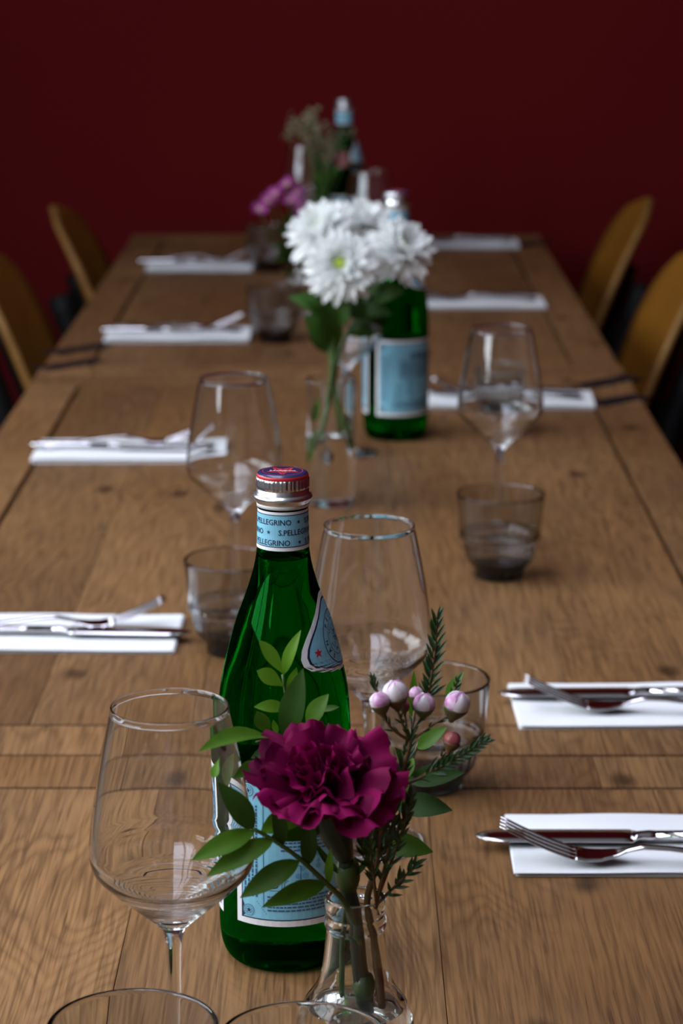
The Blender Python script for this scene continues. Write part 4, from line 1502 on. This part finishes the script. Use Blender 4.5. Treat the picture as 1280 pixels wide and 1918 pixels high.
cpm = [chrys_petal('petal', 0.0400, 0.0125, 0.22, -0.10, M['petal_w']), chrys_petal('petal', 0.0370, 0.0120, 0.24, 0.06, M['petal_w']),
       chrys_petal('petal', 0.0315, 0.0110, 0.26, 0.14, M['petal_w']), chrys_petal('petal', 0.0245, 0.0092, 0.28, 0.22, M['petal_w']), chrys_petal('petal', 0.0160, 0.0066, 0.30, 0.3, M['petal_w'])]
GC = 'white chrysanthemums in the cylinder vase'


def chrys(head, ax, stem_pts, label, sc_=1.0, seed=0, leaves=()):
    root = thing('white_chrysanthemum', label, 'flower', (WX_, WY_, TZ + 0.016), 0, GC)
    o0 = Vector(root.location)
    rnd = random.Random(seed)
    ax = Vector(ax).normalized()
    for (k, cnt, el, ph) in ((0, 22, -14, 0), (1, 22, 6, 0.15), (2, 20, 26, 0.05), (3, 15, 42, 0.1), (4, 10, 52, 0.2)):
        for i in range(cnt):
            o = bpy.data.objects.new('petal', cpm[k])
            link(o, root)
            a = 2 * PI * i / cnt + ph + rnd.uniform(-0.10, 0.10)
            e = R(el + rnd.uniform(-9, 9))
            o.matrix_local = (Matrix.Translation(head - o0) @ axis_matrix(ax) @ Matrix.Rotation(a, 4, 'Z') @ Matrix.Translation((0.003 + (0.0045 if k == 4 else 0.0015 if k == 3 else 0), 0, 0.0016 * k))
                              @ Matrix.Rotation(-e, 4, 'Y') @ Matrix.Rotation(rnd.uniform(-0.2, 0.2), 4, 'X') @ Matrix.Scale(sc_ * rnd.uniform(0.9, 1.08), 4))
    v, f = lathe_data([(0.0, -0.006), (0.006, -0.004), (0.0075, 0.002), (0.0066, 0.0085), (0.0045, 0.0110), (0.0, 0.0120)], 16)
    mx = Matrix.Translation(head - o0) @ axis_matrix(ax) @ Matrix.Scale(sc_, 4)
    mesh_obj('flower_disc', [mx @ Vector(q) for q in v], f, M['disc'], root)
    v, f = lathe_data([(0.0, -0.012), (0.005, -0.010), (0.010, -0.004), (0.011, -0.001), (0.0, 0.0)], 16)
    mesh_obj('sepal_cup', [mx @ Vector(q) for q in v], f, M['leaf_d'], root)
    P = curve_pts([head - ax * 0.010] + [W(*p) for p in stem_pts], 5)
    tube('stem', to_local(P, root), 0.0022, 0.0030, M['stem'], root, 8)
    for (a, b, w_, D, m) in leaves:
        leaf(root, a, b, w_, D, D - 0.01, M[m], bend=0.12, fold=0.35)
    return root


chrys(W(637, 497, 2.590), (-0.06, -0.90, 0.42), [(628, 580, 2.625), (622, 700, 2.632), (600, 830, 2.64), (586, 868, 2.648)], 'white chrysanthemum at the front, its green centre facing us', 1.02, 1,
      [((630, 560), (690, 596), 44, 2.62, 'leaf_d'), ((624, 570), (572, 552), 40, 2.61, 'leaf_d'), ((626, 610), (650, 548), 44, 2.61, 'leaf_d'), ((620, 630), (604, 560), 44, 2.61, 'leaf_d'), ((622, 590), (540, 556), 36, 2.62, 'leaf_d'), ((622, 640), (570, 590), 50, 2.62, 'leaf_d'), ((612, 660), (588, 575), 40, 2.63, 'leaf_d'), ((588, 790), (598, 742), 14, 2.64, 'leaf'), ((584, 875), (592, 800), 22, 2.645, 'leaf')])
chrys(W(602, 436, 2.66), (-0.35, -0.55, 0.75), [(612, 560, 2.65), (622, 690, 2.64), (640, 780, 2.63), (655, 815, 2.628)], 'white chrysanthemum at the upper left, behind the front bloom', 1.0, 2,
      [((618, 600), (565, 560), 40, 2.65, 'leaf_d'), ((620, 580), (640, 530), 46, 2.65, 'leaf_d')])
chrys(W(748, 468, 2.640), (0.50, -0.60, 0.62), [(690, 560, 2.65), (640, 650, 2.645), (624, 720, 2.64), (604, 800, 2.63), (596, 835, 2.63)], 'white chrysanthemum on the right, before the bottle', 1.0, 3,
      [((660, 590), (735, 590), 44, 2.65, 'leaf_d'), ((690, 560), (760, 545), 40, 2.66, 'leaf_d'), ((680, 575), (720, 615), 34, 2.66, 'leaf_d'), ((665, 600), (725, 560), 46, 2.66, 'leaf_d'), ((650, 620), (700, 628), 36, 2.66, 'leaf_d'), ((690, 560), (720, 540), 40, 2.67, 'leaf_d')])
chrys(W(678, 424, 2.715), (0.15, -0.35, 0.92), [(650, 560, 2.68), (626, 690, 2.65), (636, 790, 2.64), (645, 840, 2.64)], 'white chrysanthemum at the top, rearmost of the bunch', 0.98, 4,
      [((640, 590), (662, 530), 50, 2.68, 'leaf_d'), ((632, 650), (600, 600), 40, 2.66, 'leaf')])

# ------------------------------------------------------------------ purple asters in a hidden bud vase
AX_, AY_ = W(566, 580, 3.98).x, 3.98
av = copy_tree(bv)
av.location = (AX_, AY_, TZ + 0.0002)
tag(av, 'small flask vase of purple asters, behind the chrysanthemum leaves', 'vase')
asr = thing('aster_sprig', 'sprig of small purple asters left of the white chrysanthemums', 'sprig', (AX_, AY_, TZ + 0.008))
apm = chrys_petal('petal', 0.0135, 0.0034, 0.15, -0.1, M['petal_p'])
heads = [(537, 345, 3.96), (556, 362, 3.98), (515, 364, 3.93), (487, 392, 3.90), (503, 376, 3.93), (562, 384, 3.99), (545, 375, 3.94), (566, 398, 3.96)]
rnd = random.Random(31)
for (px, py, D) in heads:
    h = W(px, py, D)
    stem_px(asr, [(px, py + 3, D), (0.6 * px + 0.4 * 556, py + 60, D + 0.02), (560, 470, 3.98), (566, 540, 3.98)], 0.0010, 0.0016, M['stem'], 'stem', 6)
    v, f = lathe_data([(0.0, -0.003), (0.0035, -0.002), (0.004, 0.001), (0.0, 0.003)], 10)
    ax = Vector((rnd.uniform(-0.5, 0.3), -0.5, 0.8)).normalized()
    mx = Matrix.Translation(h - Vector(asr.location)) @ axis_matrix(ax)
    d = mesh_obj('flower_head', [mx @ Vector(q) for q in v], f, M['disc'], asr)
    for k in range(11):
        o = bpy.data.objects.new('petal', apm)
        link(o, d)
        o.matrix_local = mx @ Matrix.Rotation(2 * PI * k / 11, 4, 'Z') @ Matrix.Translation((0.002, 0, 0)) @ Matrix.Rotation(-R(rnd.uniform(5, 40)), 4, 'Y')
for (a, b, w_) in (((556, 470), (512, 420), 16), ((552, 455), (530, 400), 16), ((560, 480), (505, 455), 18), ((545, 480), (516, 490), 18), ((560, 450), (572, 410), 14), ((556, 440), (540, 385), 14), ((550, 500), (520, 470), 20), ((556, 520), (528, 510), 18)):
    leaf(asr, a, b, w_, 3.97, 3.94, M['leaf_d'])

# ------------------------------------------------------------------ dried bouquet in the far vase
DX_, DY_ = W(596, 480, 4.36).x, 4.36
dv = copy_tree(wv)
dv.location = (DX_, DY_, TZ + 0.0002)
tag(dv, 'far cylinder vase with dried flowers, before the last bottle', 'vase')
db = thing('dried_bouquet', 'loose bunch of dried beige green flowers with a dusty pink bloom', 'bouquet', (DX_, DY_, TZ + 0.016))
rnd = random.Random(41)
cl = [(585, 222, 9), (572, 235, 8), (558, 238, 7), (592, 240, 8), (540, 255, 6), (600, 262, 9), (612, 272, 9), (590, 285, 8), (622, 258, 6), (604, 300, 8), (640, 250, 5), (660, 247, 4), (618, 290, 9), (596, 268, 8), (630, 276, 7), (580, 258, 6), (550, 228, 5), (645, 300, 6)]
ico = bmesh.new()
bmesh.ops.create_icosphere(ico, subdivisions=1, radius=1.0)
iv = [v.co.copy() for v in ico.verts]
icf = [[v.index for v in f.verts] for f in ico.faces]
ico.free()
for (px, py, rp) in cl:
    rp *= 1.25
    D = 4.36 + rnd.uniform(-0.05, 0.05)
    h = W(px, py, D)
    stem_px(db, [(px, py + 4, D), (0.5 * px + 0.5 * 598, py + 60, 4.36), (598, 400, 4.36), (597, 450, 4.36)], 0.0008, 0.0014, M['stem'], 'stem', 5)
    vv, ff = [], []
    for k in range(14):
        c = h + Vector((rnd.gauss(0, 1), rnd.gauss(0, 1), rnd.gauss(0, 1))) * rp * 4.4 / FPX * 0.8
        r = rp * 4.4 / FPX * rnd.uniform(0.3, 0.55)
        o = len(vv)
        vv += [c + q * r for q in iv]
        ff += [[o + q for q in t] for t in icf]
    mesh_obj('seed_cluster', to_local(vv, db), ff, M['dry'], db)
hp = W(638, 300, 4.32)
ax = Vector((0.3, -0.7, 0.5)).normalized()
ppm = petal_mesh('petal', 0.024, 0.022, R(15), R(60), 0.002, 77, M['dry_pink'])
for k in range(12):
    o = bpy.data.objects.new('petal', ppm)
    link(o, db)
    o.matrix_local = Matrix.Translation(hp - ax * 0.014 - Vector(db.location)) @ axis_matrix(ax) @ Matrix.Rotation(k * 2.4, 4, 'Z') @ Matrix.Scale(0.55 + 0.04 * k, 4) @ Matrix.Rotation(-0.3 + 0.05 * k, 4, 'Y')
for (a, b, w_) in (((606, 340), (590, 290), 14), ((604, 350), (622, 300), 18), ((600, 360), (612, 310), 16), ((602, 380), (585, 330), 16), ((606, 330), (628, 290), 16), ((600, 400), (606, 340), 16)):
    leaf(db, a, b, w_, 4.36, 4.34, M['leaf_d'])
stem_px(db, [(630, 315, 4.33), (606, 380, 4.36), (598, 450, 4.36)], 0.0012, 0.0016, M['stem'], 'stem', 6)
